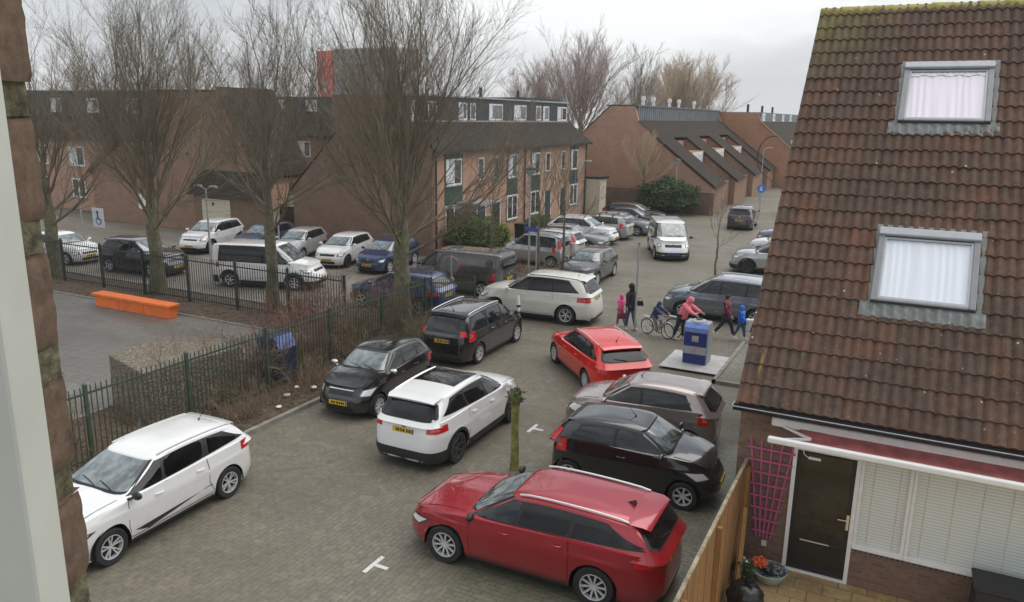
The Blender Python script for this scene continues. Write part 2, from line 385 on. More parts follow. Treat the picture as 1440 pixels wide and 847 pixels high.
def blind():
    m, t, b = newmat('slatted_blind'); N = t.nodes; L = t.links
    uv = N.new('ShaderNodeTexCoord').outputs['UV']
    wv = N.new('ShaderNodeTexWave'); wv.bands_direction = 'Y'; wv.wave_profile = 'SAW'; wv.inputs['Scale'].default_value = .314/.05; L.new(uv, wv.inputs['Vector'])
    L.new(ramp(t, wv.outputs['Fac'], [(0, (.42, .47, .44)), (.25, (.66, .71, .67)), (.85, (.76, .80, .76)), (1, (.6, .64, .6))]), b.inputs['Base Color'])
    b.inputs['Roughness'].default_value = .4; b.inputs['Coat Weight'].default_value = .6; b.inputs['Coat Roughness'].default_value = .04
    bp = N.new('ShaderNodeBump'); bp.inputs['Strength'].default_value = .25; bp.inputs['Distance'].default_value = .02
    L.new(wv.outputs['Fac'], bp.inputs['Height']); L.new(bp.outputs[0], b.inputs['Normal'])
    return m
M['blind'] = blind()
def paint(name, col, metal=.0, rough=.28, dirt=.12):
    k = 'paint_'+name
    if k in MC: return MC[k]
    m, t, b = newmat(k); N = t.nodes; L = t.links; dk = max(col) < .1
    if dk: dirt *= .3
    ob = N.new('ShaderNodeTexCoord').outputs['Object']
    sp = N.new('ShaderNodeSeparateXYZ'); L.new(ob, sp.inputs[0])
    mrn = N.new('ShaderNodeMapRange'); mrn.inputs[1].default_value = .65; mrn.inputs[2].default_value = .15; L.new(sp.outputs['Z'], mrn.inputs[0])
    mu = N.new('ShaderNodeMath'); mu.operation = 'MULTIPLY'; L.new(mrn.outputs[0], mu.inputs[0]); L.new(ramp(t, noise(t, ob, 3, 6, .65), [(.3, .05), (.7, .22 if dk else .6)]), mu.inputs[1])
    L.new(mixc(t, mu.outputs[0], mixc(t, ramp(t, noise(t, ob, 2.3, 5, .6), [(.4, 0.), (.75, dirt)]), col, (.20, .18, .15)), (.13, .115, .09)), b.inputs['Base Color'])
    b.inputs['Metallic'].default_value = metal
    L.new(ramp(t, noise(t, ob, 5, 5, .6), [(.3, rough*.6), (.7, rough)]), b.inputs['Roughness'])
    b.inputs['Coat Weight'].default_value = 1.; b.inputs['Coat Roughness'].default_value = .03
    MC[k] = m; return m
M['bezel'] = plain('lamp_bezel', (.10, .105, .11), .15, metal=.6, var=0, coat=.6)
M['lamp_core'] = plain('lamp_core', (.82, .84, .86), .12, metal=.2, var=0, coat=.8)
M['lamp_pink'] = plain('pale_red_lens', (.75, .12, .10), .12, var=0, coat=.8)
M['lamp_red'] = plain('red_lens', (.55, .015, .015), .12, var=0, coat=.6)
M['lamp_clear'] = plain('clear_lens', (.62, .64, .66), .1, metal=.4, var=0, coat=.8)
M['lamp_amber'] = plain('amber_lens', (.8, .3, .03), .15, var=0)
M['plate'] = plain('yellow_plate', (.75, .48, .02), .4, var=0)
M['plate_blue'] = plain('blue_plate', (.02, .13, .42), .4, var=0)
M['ink'] = plain('plate_ink', (.03, .028, .02), .5, var=0)
M['euro'] = plain('plate_band', (.02, .06, .40), .4, var=0)
# ------------------------------------------------------------------ setting: ground, roads, kerbs
def sheet(name, mat, polys, z):
    b = MB()
    for x0, x1, y0, y1 in polys: b.add([(x0, y0, z), (x1, y0, z), (x1, y1, z), (x0, y1, z)], [(0, 1, 2, 3)])
    return struct(b, name, mat)
sheet('ground', M['bay'], [(-415, 415, -55, 555)], 0)
sheet('street', M['paver'], [(-12.68, -2.6, -10, 200), (-14.6, -12.68, 24.2, 200)], .004)
sheet('parking_bays', M['bay'], [(-5.6, -1.9, -2, 20.75)], .008)
sheet('parking_lot', M['lot'], [(-62, -14.6, 21.5, 33.4), (-19.2, -14.6, 33.4, 60)], .004)
sheet('playground_paving', M['play'], [(-62, -16.9, -8, 18.75)], .004)
# raised sidewalks with kerbs
def walk(name, x0, x1, y0, y1, h=.1, mat='side'):
    b = MB(); b.box(x0, x1, y0, y1, -.05, h); struct(b, name, M[mat])
walk('sidewalk', -4.1, 12, 20.95, 25.4, .06)
walk('sidewalk', -21.5, -19.2, 33.5, 60, .1)
walk('sidewalk', -3.2, 3, 30, 100, .1)
walk('sidewalk', -24, -15.2, 57.6, 60.6, .1)
b = MB(); b.box(-4.2, -4.1, 20.85, 25.4, -.05, .1); b.box(-4.2, 12, 20.85, 20.95, -.05, .1); b.box(-12.8, -12.68, -4, 22.4, -.05, .1)
b.box(-19.2, -19.08, 33.4, 57.6, -.05, .12); b.box(-16.95, -16.87, -8, 18.75, -.05, .05); b.box(-62, -16.87, 18.75, 18.85, -.05, .05)
b.box(-62, -16.4, 21.4, 21.5, -.05, .1);
struct(b, 'kerb', M['kerb'])
def lumpy(x0, x1, y0, y1, z, amp, step, seed):
    rnd = random.Random(seed); nx = max(2, int((x1-x0)/step)); ny = max(2, int((y1-y0)/step)); b = MB(); rows = []
    for j in range(ny+1):
        rows.append([(x0+(x1-x0)*i/nx, y0+(y1-y0)*j/ny, z+(rnd.random()*amp if 0 < i < nx and 0 < j < ny else 0)) for i in range(nx+1)])
    b.grid(rows); return b
struct(lumpy(-16.87, -12.8, -8, 18.7, .03, .07, .3, 1), 'soil_bed', M['soil'])
struct(lumpy(-62, -16.4, 18.85, 21.4, .03, .06, .3, 2), 'soil_bed', M['soil'])
struct(lumpy(-16.4, -12.8, 18.7, 24.1, .03, .06, .3, 3), 'soil_bed', M['soil'])
struct(lumpy(-19.0, -13.2, 31.2, 33.6, .03, .06, .3, 4), 'soil_bed', M['soil'])
sheet('patio', M['patio'], [(-1.72, 8, 5, 12.19)], .012)
sheet('grass_verge', M['grass'], [(-20, -10.4, 90.0, 122), (-40, -24, 57, 61)], .012)
# leaf litter along the beds
def litter(name, x0, x1, y0, y1, n, mat, seed, smin=.02, smax=.06, z=.09):
    rnd = random.Random(seed); b = MB()
    for _ in range(n):
        x = rnd.uniform(x0, x1); y = rnd.uniform(y0, y1); a = rnd.uniform(0, 6.28); s = rnd.uniform(smin, smax); t = rnd.uniform(-.5, .5)
        dx, dy = math.cos(a)*s, math.sin(a)*s
        zz = z+rnd.uniform(0, .03)
        b.add([(x-dx, y-dy, zz), (x+dy*.5, y-dx*.5, zz+s*t), (x+dx, y+dy, zz), (x-dy*.5, y+dx*.5, zz-s*t*.3)], [(0, 1, 2, 3)])
    o = b.build(name, mat); return o
M['leaf'] = plain('dead_leaves', (.16, .085, .04), .9, var=.4, scale=11)
tag(litter('leaf_litter', -16.8, -12.9, 6, 24, 3500, M['leaf'], 5), 'brown fallen leaves and twigs on the soil along the fences', 'leaf litter', kind='stuff')
# T shaped bay markings
for (x, y) in ((-7.03, 9.1), (-7.2, 15.5)):
    b = MB(); b.add([(x-.04, y-.26, .009), (x+.04, y-.26, .009), (x+.04, y+.26, .009), (x-.04, y+.26, .009)], [(0, 1, 2, 3)])
    b.add([(x+.04, y-.04, .009), (x+.28, y-.04, .009), (x+.28, y+.04, .009), (x+.04, y+.04, .009)], [(0, 1, 2, 3)])
    struct(b, 'road_marking', M['white_line'])
# ------------------------------------------------------------------ the house on the right
HB = 12.2
GY, GZ, RY, RZ = 11.85, 2.86, 17.82, 9.39     # gutter line and ridge line
X0, X1 = -1.95, 6.2
SL = math.hypot(RY-GY, RZ-GZ); SD = Vector((0, (RY-GY)/SL, (RZ-GZ)/SL)); SN = Vector((0, -SD.z, SD.y))
house = empty('brick_house', (0, 0, 0), 0, 'brown brick house at right with mossy brown tiled roof and two roof windows', 'house')
b = MB()
b.box(X0, -1.09, HB, HB+.25, 0, 2.95)
b.box(-1.09, -.10, HB, HB+.25, 2.2, 2.95)
b.box(-.10, X1, HB, HB+.25, 2.2, 2.95)
b.box(-.10, X1, HB, HB+.25, 0, .60)
b.box(5.6, X1, HB+.001, HB+.25, .6, 2.2)
b.prism([(HB+.25, 0), (23.4, 0), (23.4, 2.95), (RY, RZ-.25), (HB+.25, 2.95+.27)], 'x', X0, X0+.25)
b.prism([(HB+.25, 0), (23.4, 0), (23.4, 2.95), (RY, RZ-.25), (HB+.25, 2.95+.27)], 'x', X1-.25, X1)
b.box(X0+.25, X1-.25, 23.15, 23.4, 0, 2.95)
b.build('wall', M['brick_brown'], house)
b = MB(); b.box(-.10, 5.6, HB-.015, HB+.22, .6, .672); b.build('brick_sill', M['brick_sill'], house)
# interior dark room behind the glass
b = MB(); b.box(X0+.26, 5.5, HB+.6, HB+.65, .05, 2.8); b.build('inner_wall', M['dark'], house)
# tiled roof: real waves and course steps
def roof(y_sign=1, windows=()):
    W_ = .15; G_ = .345; nc = int(SL/G_)+1
    nw = int(round((X1-X0)/W_)); seg = 8; V = []; F = []; UV = []
    off = .0
    rj = random.Random(77); jit = {}
    for c in range(nc):
        s0 = c*G_-.02; s1 = min((c+1)*G_+.03, SL)
        rowset = []
        for (s, lift) in ((s0, -.004), (s0, .042), (s1, .012)):
            row = []
            for i in range(nw*seg+1):
                x = X0+i*W_/seg; ph = (i % seg)/seg
                wv = (.5-.5*math.cos(2*math.pi*ph))**.8*.046
                # small interlock groove each 0.30 m
                g = -.006 if (i//seg) % 2 == 0 and i % seg == 0 else 0
                kk = (c, i//(2*seg))
                if kk not in jit: jit[kk] = (rj.gauss(0, .0035), rj.gauss(0, .006))
                p = Vector((x, GY, GZ))+SD*(s+(jit[kk][1] if s == s0 and c > 0 else 0))+SN*(lift+(wv+g if lift > 0 else 0)+(jit[kk][0] if lift > .02 else 0))
                if y_sign < 0: p.y = 2*RY-p.y
                row.append(p)
            rowset.append(row)
        base = len(V); n = nw*seg+1
        for r in rowset: V += [tuple(p) for p in r]
        for k in (0, 1):
            for i in range(nw*seg):
                a = base+k*n+i; q = (a, a+1, a+1+n, a+n)
                xm = X0+(i+.5)*W_/seg; sm = (s0+s1)/2
                if any(w_[0] < xm < w_[1] and w_[2] < sm < w_[3] for w_ in windows): continue
                if y_sign < 0: q = q[::-1]
                F.append(q); u = (i//(2*seg))+.5; UV.append((u+.003, c+.5))
    me = bpy.data.meshes.new('roof'); me.from_pydata(V, [], F); me.materials.append(M['tile'])
    uvl = me.uv_layers.new(name='UVMap'); arr = np.repeat(np.array(UV), 4, axis=0); uvl.data.foreach_set('uv', arr.ravel())
    me.polygons.foreach_set('use_smooth', [True]*len(me.polygons)); me.set_sharp_from_angle(angle=R(50)); me.update()
    o = bpy.data.objects.new('roof', me); C.objects.link(o); o.parent = house; return o
roof(1, ((-.24, 1.10, 2.1, 3.5), (-.22, 1.10, 5.8, 7.22)))
b = MB()
b.grid([[Vector((x, RY+(RY-GY), GZ)) for x in (X0, X1)], [Vector((x, RY, RZ)) for x in (X0, X1)]]); b.build('rear_roof', M['roof_far'], house)
b = MB()                                                            # under-roof board closing the tiles from below
b.grid([[Vector((x, GY+.05, GZ-.03)) for x in (X0+.02, X1)], [Vector((x, RY, RZ-.08)) for x in (X0+.02, X1)]]); b.build('roof_board', M['dark'], house)
b = MB()
for i in range(int((X1-X0)/.4)+1):
    x = X0-.03+i*.4; rr = .125+.008*(i % 2)
    pts = [(x, RY, RZ-.03+.012*(i % 3)), (x+.42, RY, RZ-.045)]
    rows = []
    for k, (px_, r_) in enumerate(((x, rr), (x+.02, rr+.008), (x+.40, rr-.006), (x+.415, rr-.012))):
        rows.append([(px_, RY+math.cos(t)*r_*1.05, RZ-.10+math.sin(t)*r_+.006*(i % 3)) for t in np.linspace(-.25, math.pi+.25, 11)])
    b.grid(rows)
b.build('ridge_tiles', M['moss'], house, 40)
# verge: cut tile edge and barge strip on the left side
b = MB()
for c in range(26):
    s0 = c*.345-.02; s1 = min(s0+.39, SL)
    if s1-s0 < .1: break
    P0 = Vector((X0, GY, GZ))+SD*s0; P1 = Vector((X0, GY, GZ))+SD*s1
    rows = [[P0+SN*.05+Vector((.03, 0, 0)), P1+SN*.02+Vector((.03, 0, 0))], [P0+SN*.046-Vector((.03, 0, 0)), P1+SN*.018-Vector((.03, 0, 0))], [P0-SN*.09-Vector((.03, 0, 0)), P1-SN*.1-Vector((.03, 0, 0))]]
    b.grid(rows)
b.build('verge_tiles', M['tile'], house)
# gutter
b = MB()
rows = []
for x in (X0-.06, X1):
    rows.append([(x, GY-.03+math.cos(t)*.075, GZ-.045+math.sin(t)*.075) for t in np.linspace(math.pi, 2*math.pi, 9)])
b.grid(rows)
rows = [[(x, GY-.03+math.cos(t)*.083, GZ-.045+math.sin(t)*.083) for t in np.linspace(math.pi, 2*math.pi, 9)] for x in (X0-.06, X1)]
b.grid(rows); gut = b.build('gutter', M['dark'], house, 40)
b = MB(); b.tube([(X0-.06, GY-.112, GZ-.04), (X1, GY-.112, GZ-.04)], .009, 6); b.box(X0-.075, X0-.06, GY-.115, GY+.06, GZ-.13, GZ-.02); b.build('gutter_lip', M['alu_l'], gut, 40)
b = MB(); b.box(X0, X1, GY+.06, HB, 2.70, 2.74); b.box(X0, X1, GY+.05, GY+.07, 2.70, 2.86); b.build('eaves_board', M['dark'], house)
# roof windows
def skylight(xa, xb, sa, sb, cur):
    fr = MB(); O = Vector((0, GY, GZ))
    def P(x, s, h): q = O+SD*s+SN*h; return Vector((x, q.y, q.z))
    def blk(mb, x0, x1, s0, s1, h0, h1):
        vs = [P(x, s, h) for h in (h0, h1) for s in (s0, s1) for x in (x0, x1)]
        mb.add(vs, [(0, 2, 3, 1), (4, 5, 7, 6), (0, 1, 5, 4), (1, 3, 7, 5), (3, 2, 6, 7), (2, 0, 4, 6)])
    fl = MB()
    blk(fl, xa-.09, xa, sa-.02, sb+.05, .0, .055); blk(fl, xb, xb+.09, sa-.02, sb+.05, .0, .055); blk(fl, xa-.09, xb+.09, sb, sb+.12, .0, .06)
    # lead apron dressed over the tile waves
    rows = []
    for s in np.linspace(sa+.0, sa-.27, 7):
        rows.append([P(x, s, .066+.022*math.cos(2*math.pi*(x-X0)/.15+math.pi)*min(1, (sa-s)/.12)+(.006*math.sin(x*31+s*40))) for x in np.linspace(xa-.14, xb+.14, 90)])
    fl.grid(rows); blk(fl, xa-.02, xb+.02, sa-.03, sa+.01, .0, .075)
    w_ = fr; t = .095
    blk(fr, xa, xa+t, sa, sb-.13, .02, .125); blk(fr, xb-t, xb, sa, sb-.13, .02, .125); blk(fr, xa+t, xb-t, sa+.0, sa+.05, .02, .118)
    o = fr.build('roof_window', M['alu'], house); bevel(o, .012)
    tb = MB(); blk(tb, xa-.005, xb+.005, sb-.14, sb+.01, .02, .165); oo = tb.build('top_hood', M['alu_l'], o); bevel(oo, .02, 3)
    sh = MB(); blk(sh, xa+t, xb-t, sb-.16, sb-.135, .06, .105); sh.build('hood_shadow_strip', M['black'], o); sh = MB(); blk(sh, xa+.0, xb, sa-.02, sa-.001, .03, .10); sh.build('lower_seal', M['black'], o)  # upper black strip stands in for the shadow under the top hood
    s_ = MB(); tt = t-.0
    for (x0, x1, s0, s1) in ((xa+t, xa+t+.03, sa+.05, sb-.16), (xb-t-.03, xb-t, sa+.05, sb-.16), (xa+t+.03, xb-t-.03, sa+.05, sa+.085), (xa+t+.03, xb-t-.03, sb-.19, sb-.16)): blk(s_, x0, x1, s0, s1, .04, .108)
    s_.build('sash', M['alu_l'], o)
    c_ = MB(); n = 100
    rows = [[P(x, s, .066+.0035*math.sin((x+.03*math.sin(s*2))*44+math.sin(x*9)*2.4)) for x in np.linspace(xa+t+.02, xb-t-.02, n)] for s in np.linspace(sa+.06, sb-.17, 8)]
    c_.grid(rows); c_.build('curtain', cur, o, 60)
    if cur is M['curt_p']:
        v = MB(); rows = [[P(x, s, .078+.004*math.sin(x*70)) for x in np.linspace(xa+t+.03, xb-t-.03, 60)] for s in (sb-.20, sb-.27-.0)]
        for i, q in enumerate(rows[1]): rows[1][i] = q-SD*(.02*math.sin(i*.45))
        v.grid(rows); v.build('valance', M['white'], o, 60)
    fl.build('flashing', M['lead'], house, 40)
skylight(-.30, 1.15, 2.05, 3.43, M['curt_w'])
skylight(-.28, 1.15, 5.79, 7.17, M['curt_p'])
# door
dr = MB(); dr.box(-1.09, -1.03, HB-.02, HB+.08, .0, 2.2); dr.box(-.16, -.10, HB-.02, HB+.08, .0, 2.2); dr.box(-1.03, -.16, HB-.02, HB+.08, 2.13, 2.2); dr.box(-1.03, -.16, HB-.02, HB+.08, 0, .05)
door = dr.build('door', M['white'], house)
b = MB(); b.box(-1.03, -.16, HB+.01, HB+.055, .05, 2.13); b.build('door_leaf', M['dark'], door)
b = MB(); b.box(-.97, -.22, HB-.0, HB+.01, .62, 2.09); b.build('pane', glass('door_glass', (.012, .013, .010), .06, .6, 1.45), door)
b = MB(); b.box(-.97, -.22, HB-.004, HB+.01, .16, .56); b.build('lower_panel', plain('door_panel', (.02, .02, .014), .35), door)
b = MB(); b.box(-.86, -.42, HB-.008, HB+.012, .585, .60); b.build('letter_strip', M['cream'], door)
b = MB(); b.box(-.215, -.175, HB-.012, HB+.01, .93, 1.19); b.bar((-.225, HB-.03, 1.1), (-.34, HB-.035, 1.1), .018); b.bar((-.225, HB+.01, 1.1), (-.225, HB-.035, 1.1), .02); b.build('handle', M['chrome'], door)
b = MB(); b.box(-.86, -.68, HB-.03, HB+.0, 2.0, 2.04); b.tube([(-.95, HB+.0, 2.12), (-.93, HB-.03, 2.07), (-.86, HB-.03, 2.02)], .008); b.build('door_lamp', M['white'], door)
# windows with blinds
def win(x0, x1, first):
    f = MB(); z0, z1 = .672, 2.2; t = .055
    f.box(x0, x0+t, HB-.02, HB+.09, z0, z1); f.box(x1-t, x1, HB-.02, HB+.09, z0, z1); f.box(x0+t, x1-t, HB-.02, HB+.09, z0, z0+t+.01); f.box(x0+t, x1-t, HB-.02, HB+.09, z1-t, z1)
    f.box(x0, x1, HB-.06, HB-.02, z0-.002, z0+.028)
    o = f.build('window', M['white'], house); bevel(o, .006, 1)
    g = MB(); g.box(x0+t, x1-t, HB+.045, HB+.05, z0+t+.01, z1-t); g.build('blind', M['blind'], o)
    c = MB()
    k = x0+t+.14
    while k < x1-t-.05: c.box(k-.006, k+.006, HB+.038, HB+.045, z0+t+.01, z1-t); k += .36
    c.build('ladder_tape', M['cream'], o)
win(-.098, .625, True); win(.628, 2.72, False); win(2.723, 4.6, False)
b = MB(); b.box(4.6, 5.6, HB, HB+.2, .6, 2.2); b.build('wall_pier', M['brick_brown'], house)
# awning
aw = MB(); aw.box(-1.45, 4.9, HB-.19, HB-.005, 2.50, 2.645); awn = aw.build('awning', M['white'], house); bevel(awn, .03, 3)
b = MB(); b.box(-1.42, 4.95, 11.49, 11.585, 2.42, 2.515); o = b.build('front_bar', M['white'], awn); bevel(o, .025, 3)
b = MB(); rows = []
for k, t in enumerate(np.linspace(0, 1, 9)):
    y = HB-.16+(11.58-HB+.16)*t; z = 2.545-.045*t-.05*math.sin(math.pi*t)
    rows.append([(x+(.3*t if i < 1 else 0), y, z+.02*math.sin(x*7+t*6)*(1 if x < 0 else .3)*math.sin(math.pi*t)) for i, x in enumerate(np.linspace(-1.05, 4.85, 60))])
b.grid(rows); b.build('canopy', plain('faded_red_canvas', (.42, .13, .12), .8, var=.25, scale=4), awn, 60)
for xs, d in ((-1.38, 1), (4.8, -1)): b = MB(); b.bar((xs, HB-.1, 2.53), (xs+.55*d, 11.75, 2.50), .035); b.bar((xs+.55*d, 11.75, 2.50), (xs+.08*d, 11.56, 2.47), .035); b.build('folding_arm', M['white'], awn)
# roof drain of the skylight: dark channel
# wooden trellis, painted pink, against the wall
tr = empty('garden_trellis', (-1.42, HB-.03, 0), 0, 'pink painted fan trellis fixed to the brick wall left of the door', 'trellis')
b = MB()
for i in range(5):
    k = (i-2)/2; b.bar((k*.11, 0, .48), (k*.33, 0, 2.18), .028, .02, (0, 1, 0))
b.build('uprights', M['pink'], tr)
b = MB()
for i in range(8):
    z = .60+i*.205; hw = .11+(.33-.11)*(z-.48)/1.7+.055; b.bar((-hw, -.022, z), (hw, -.022, z), .028, .02, (0, 1, 0))
b.build('crossbars', M['pink'], tr)
b = MB(); b.box(-1.44, -1.36, HB-.06, HB-.001, .34, .43); o = solo(b, 'wall_socket', M['cream'], 'small pale outdoor socket on the wall under the pink trellis', 'socket'); bevel(o, .01)
# wooden fence
fe = empty('wooden_fence', (-1.78, 0, 0), 0, 'orange brown wooden board fence between parked cars and patio', 'fence')
b = MB(); rnd = random.Random(3); y = 4.0
while y < 12.1:
    h = 1.8+rnd.uniform(-.02, .02); b.box(-.012, .012+rnd.uniform(0, .008), y, y+.088, .03, h); y += .094
b.build('board_panel', M['wood_fence'], fe)
b = MB()
for z in (.35, 1.0, 1.62): b.box(-.055, -.013, 4, 12.15, z, z+.08)
b.build('rail', M['wood_fence'], fe)
for y in (4.2, 6.1, 8.0, 9.9, 12.05):
    b = MB(); b.box(.021, .09, y-.035, y+.035, 0, 1.72); b.build('post', M['wood_fence'], fe)
# moss cap on top of the boards
b = MB(); b.box(-.022, .026, 4, 12.12, 1.80, 1.835); b.build('top_cap', plain('weathered_cap', (.28, .235, .16), .9, var=.4, scale=9), fe)
b = MB(); b.bar((.12, 11.2, .1), (.05, 11.75, 1.15), .09, .02); solo(b, 'loose_board', M['wood_fence'], 'loose pale board leaning against the inside of the wooden fence', 'board', (-1.74, 0, 0))
# ------------------------------------------------------------------ vehicles
def lerp(a, b, t): return a+(b-a)*t
WM = {}
def wheel_meshes(r, wdt, spokes, style):
    k = (round(r, 3), round(wdt, 3), spokes, style)
    if k in WM: return WM[k]
    # axle along local y, outer face at +y
    b = MB(); h = wdt/2; ri = r*.66
    b.lathe([(ri, -h*.9), (r*.93, -h), (r*.985, -h*.82), (r, -h*.5), (r, h*.5), (r*.985, h*.82), (r*.93, h), (ri*1.04, h*.92), (ri, h*.8), (ri, -h*.9)], n=28, axis='y')
    ty = b.mesh('wheel', M['rubber'], 35)
    b = MB(); b.mat(M['black']); b.lathe([(ri, -h*.5), (ri*.9, h*.1), (.0001, h*.12)], n=24, axis='y')
    rm = M['rim'] if style != 'dark' else M['rim_d']
    b.mat(rm); b.lathe([(ri*1.02, h*.78), (ri*.99, h*.93), (ri*.93, h*.9), (ri*.9, h*.2)], n=28, axis='y')
    b.lathe([(.0001, h*.62), (ri*.16, h*.6), (ri*.2, h*.35)], n=12, axis='y')
    for i in range(spokes):
        a = 2*math.pi*i/spokes
        offs = (-.13, .13) if style in ('twin', 'dark') else (0,)
        for o_ in offs:
            d = Vector((math.cos(a+o_*.4), 0, math.sin(a+o_*.4))); e_ = Vector((math.cos(a+o_*1.6), 0, math.sin(a+o_*1.6)))
            wd = ri*(.10 if len(offs) > 1 else (.2 if spokes < 8 else .13))
            p, q = d*ri*.12+Vector((0, h*.5, 0)), e_*ri*.95+Vector((0, h*.74, 0))
            b.bar(p, q, wd, .025, (0, 1, 0))
    if style == 'cut':                                            # dark pockets with bright faces
        pass
    ri_ = b.mesh('rim', rm, 35)
    WM[k] = (ty, ri_); return WM[k]

def car(name, label, cat, a, y, rel, col, S, group=None, z=0.0):
    """S: dict of the car's own measures. x forward, y left, origin centre on the ground"""
    L, W, H = S['L'], S['W'], S['H']; wb = S['wb']; wr = S.get('wr', .315); fo = S.get('fo', (L-wb)*.47)
    xF, xR = L/2, -L/2; wxf = xF-fo; wxr = wxf-wb; Ra = wr+.055; sill = S.get('sill', .2)
    hood0, hood1, cx = S.get('nose', .68), S.get('cowlz', .98), xF-S['cowl']        # nose height, cowl height, cowl x
    belt_r = S.get('beltr', hood1+.03); tailz = S.get('tailz', belt_r+.02)
    rx0 = xF-S['rooff']; rx1 = xR+S['roofr']; rgx = xR+S.get('rgx', .12); rgz = S.get('rgz', tailz)   # roof front, roof rear, rear glass base
    nf, nr = S.get('nf', 5.0), S.get('nr', 6.5)
    # ---- lower body
    hx = [xR, lerp(xR, cx, .12), lerp(xR, cx, .55), cx-.1, cx, lerp(cx, xF, .35), lerp(cx, xF, .7), lerp(cx, xF, .9), xF]
    hz = [tailz-.02, tailz, belt_r-.02, hood1-.01, hood1-.015, lerp(hood0, hood1, .80), lerp(hood0, hood1, .50), lerp(hood0, hood1, .2), hood0-.01]
    if 'deck' in S:                                              # saloon boot
        hx = [xR, xR+.1, xR+S['deck'], xR+S['deck']+.25]+hx[2:]; hz = [tailz-.08, tailz-.02, tailz, belt_r]+hz[2:]
    def ztop(x): return float(np.interp(x, hx, hz))
    bw = S.get('bulge', 0)
    def B(z): return W/2*float(np.interp(z, [.1, .2, .32, .46, .60, .72, .80, .84, 1.0, 1.15], [.90, .925, .972, .980, .985, .994, 1.0, .985, .962, .94]))
    def xf(z): return xF-float(np.interp(z, [.1, .22, .34, .5, .58, .70, .85, 1.1], [.10, .05, .0, .0, .03, .10, .22, .5]))*S.get('fk', 1)
    def xr(z): return xR+float(np.interp(z, [.1, .24, .4, .6, .8, 1.0, 1.1], [.10, .03, .0, .02, .05, .10, .14]))*S.get('rk', 1)
    def sup(t, n): return max(0., 1-abs(t)**n)**(1/n)
    def P_side(x, z, sgn=1):
        A = (xf(z)-xr(z))/2; xc = (xf(z)+xr(z))/2; t = (x-xc)/A; t = max(-.999, min(.999, t))
        return Vector((x, sgn*B(z)*sup(t, nf if t > 0 else nr), z))
    def P_phi(phi, z, end):                                      # phi 0 centre .. 90 side, signed; end +1 front
        A = (xf(z)-xr(z))/2; xc = (xf(z)+xr(z))/2; n = nf if end > 0 else nr; p = R(abs(phi))
        return Vector((xc+end*A*math.cos(p)**(2/n), math.copysign(B(z)*math.sin(p)**(2/n), phi), z))
    def arch(x):
        zz = sill
        for wx in (wxf, wxr):
            d = abs(x-wx)
            if d < Ra: zz = max(zz, wr+math.sqrt(Ra*Ra-d*d))
        return zz
    A0 = L/2; tF, tR = 2**(-1/nf), 2**(-1/nr)
    xs = set(np.linspace(-tR*A0, tF*A0, 34).round(4))
    for wx in (wxf, wxr):
        xs = {x for x in xs if abs(x-wx) > Ra+.02}
        for k in range(0, 19): xs.add(round(wx-Ra*math.cos(math.pi*k/18), 4))
        xs.add(round(wx-Ra-.006, 4)); xs.add(round(wx+Ra+.006, 4))
    xs = sorted(x for x in xs if -tR*A0-.001 <= x <= tF*A0+.001)
    ql = np.linspace(1, -1, 17)
    out = [(1, x) for x in xs]+[(2, q) for q in ql[1:-1]*tF]+[(3, x) for x in xs[::-1]]+[(4, q) for q in (-ql[1:-1])*tR]
    def Ppt(o_, z):
        k, v = o_
        A = (xf(z)-xr(z))/2; xc = (xf(z)+xr(z))/2
        if k in (1, 3):
            t = v/A0; return Vector((xc+t*A, (1 if k == 1 else -1)*B(z)*sup(t, nf if t > 0 else nr), z))
        if k == 2: return Vector((xc+A*sup(v, nf), v*B(z), z))
        return Vector((xc-A*sup(v, nr), v*B(z), z))
    NV = 14; rows = []
    refx = [(o_[1] if o_[0] in (1, 3) else (xF*.985 if o_[0] == 2 else xR*.985)) for o_ in out]
    for v in range(NV+1):
        f = v/NV; row = []
        for o_, x in zip(out, refx):
            zb = arch(x) if o_[0] in (1, 3) else .2; zt = ztop(x); z_ = lerp(zb, zt, f)
            if zb > zt-.02: z_ = lerp(zt-.02, zt, f)
            row.append(Ppt(o_, z_))
        rows.append(row)
    root = empty(name, (a, y, z), rel, label, cat, group)
    s_ = S.get('scale', 1); root.scale = (s_, s_, s_)
    b = MB(); top = rows[-1]; xcm = 0
    for k, r_ in enumerate((.975, .92, .8, .55, .28, .0)):
        row = []
        for o_, p, x in zip(out, top, refx):
            if r_ == 0: q = Vector((p.x*.86, 0, 0))
            else: q = Vector((p.x*(.86+.14*r_), p.y*r_, 0))
            zz = ztop(min(max(q.x, xR), xF)) if abs(q.x) < L/2-.02 else p.z
            q.z = zz+.05*S.get('crown', 1)*(1-r_**2.2)+.012*(1-r_)*0
            row.append(q)
        rows.append(row)
    rows = [r[::-1] for r in rows]
    b.grid(rows, True); pm = col
    body = b.build('body', pm, root, 42)
    # underbody and wheel housings
    b = MB(); b.box(xR+.22, xF-.22, -(W/2-.33), W/2-.33, .16, min(.62, hood0-.08))
    b.box(wxr+Ra+.02, wxf-Ra-.02, -(W/2-.09), W/2-.09, .17, .5)
    for wx in (wxf, wxr):
        for sg in (1, -1):
            ring = [[(wx+math.cos(t)*(Ra-.002), sg*yy, wr+math.sin(t)*(Ra-.002)) for t in np.linspace(-.2, math.pi+.2, 15)] for yy in (W/2-.34, W/2-.035)]
            b.grid(ring)
    b.build('underbody', M['black'], root)
    # ---- greenhouse
    zr0 = H-S.get('crn', .085); drop = S.get('drop', .06); wbl, wrf = W/2*S.get('gb', .945), W/2*S.get('gr', .70)
    xm = lerp(rx0, rx1, .35)
    def zr(x): return zr0-(drop*((x-xm)/(rx1-xm))**2 if x < xm else S.get('fdrop', .03)*((x-xm)/(rx0-xm))**2)
    zb0 = min(hood1, rgz, belt_r)-.07
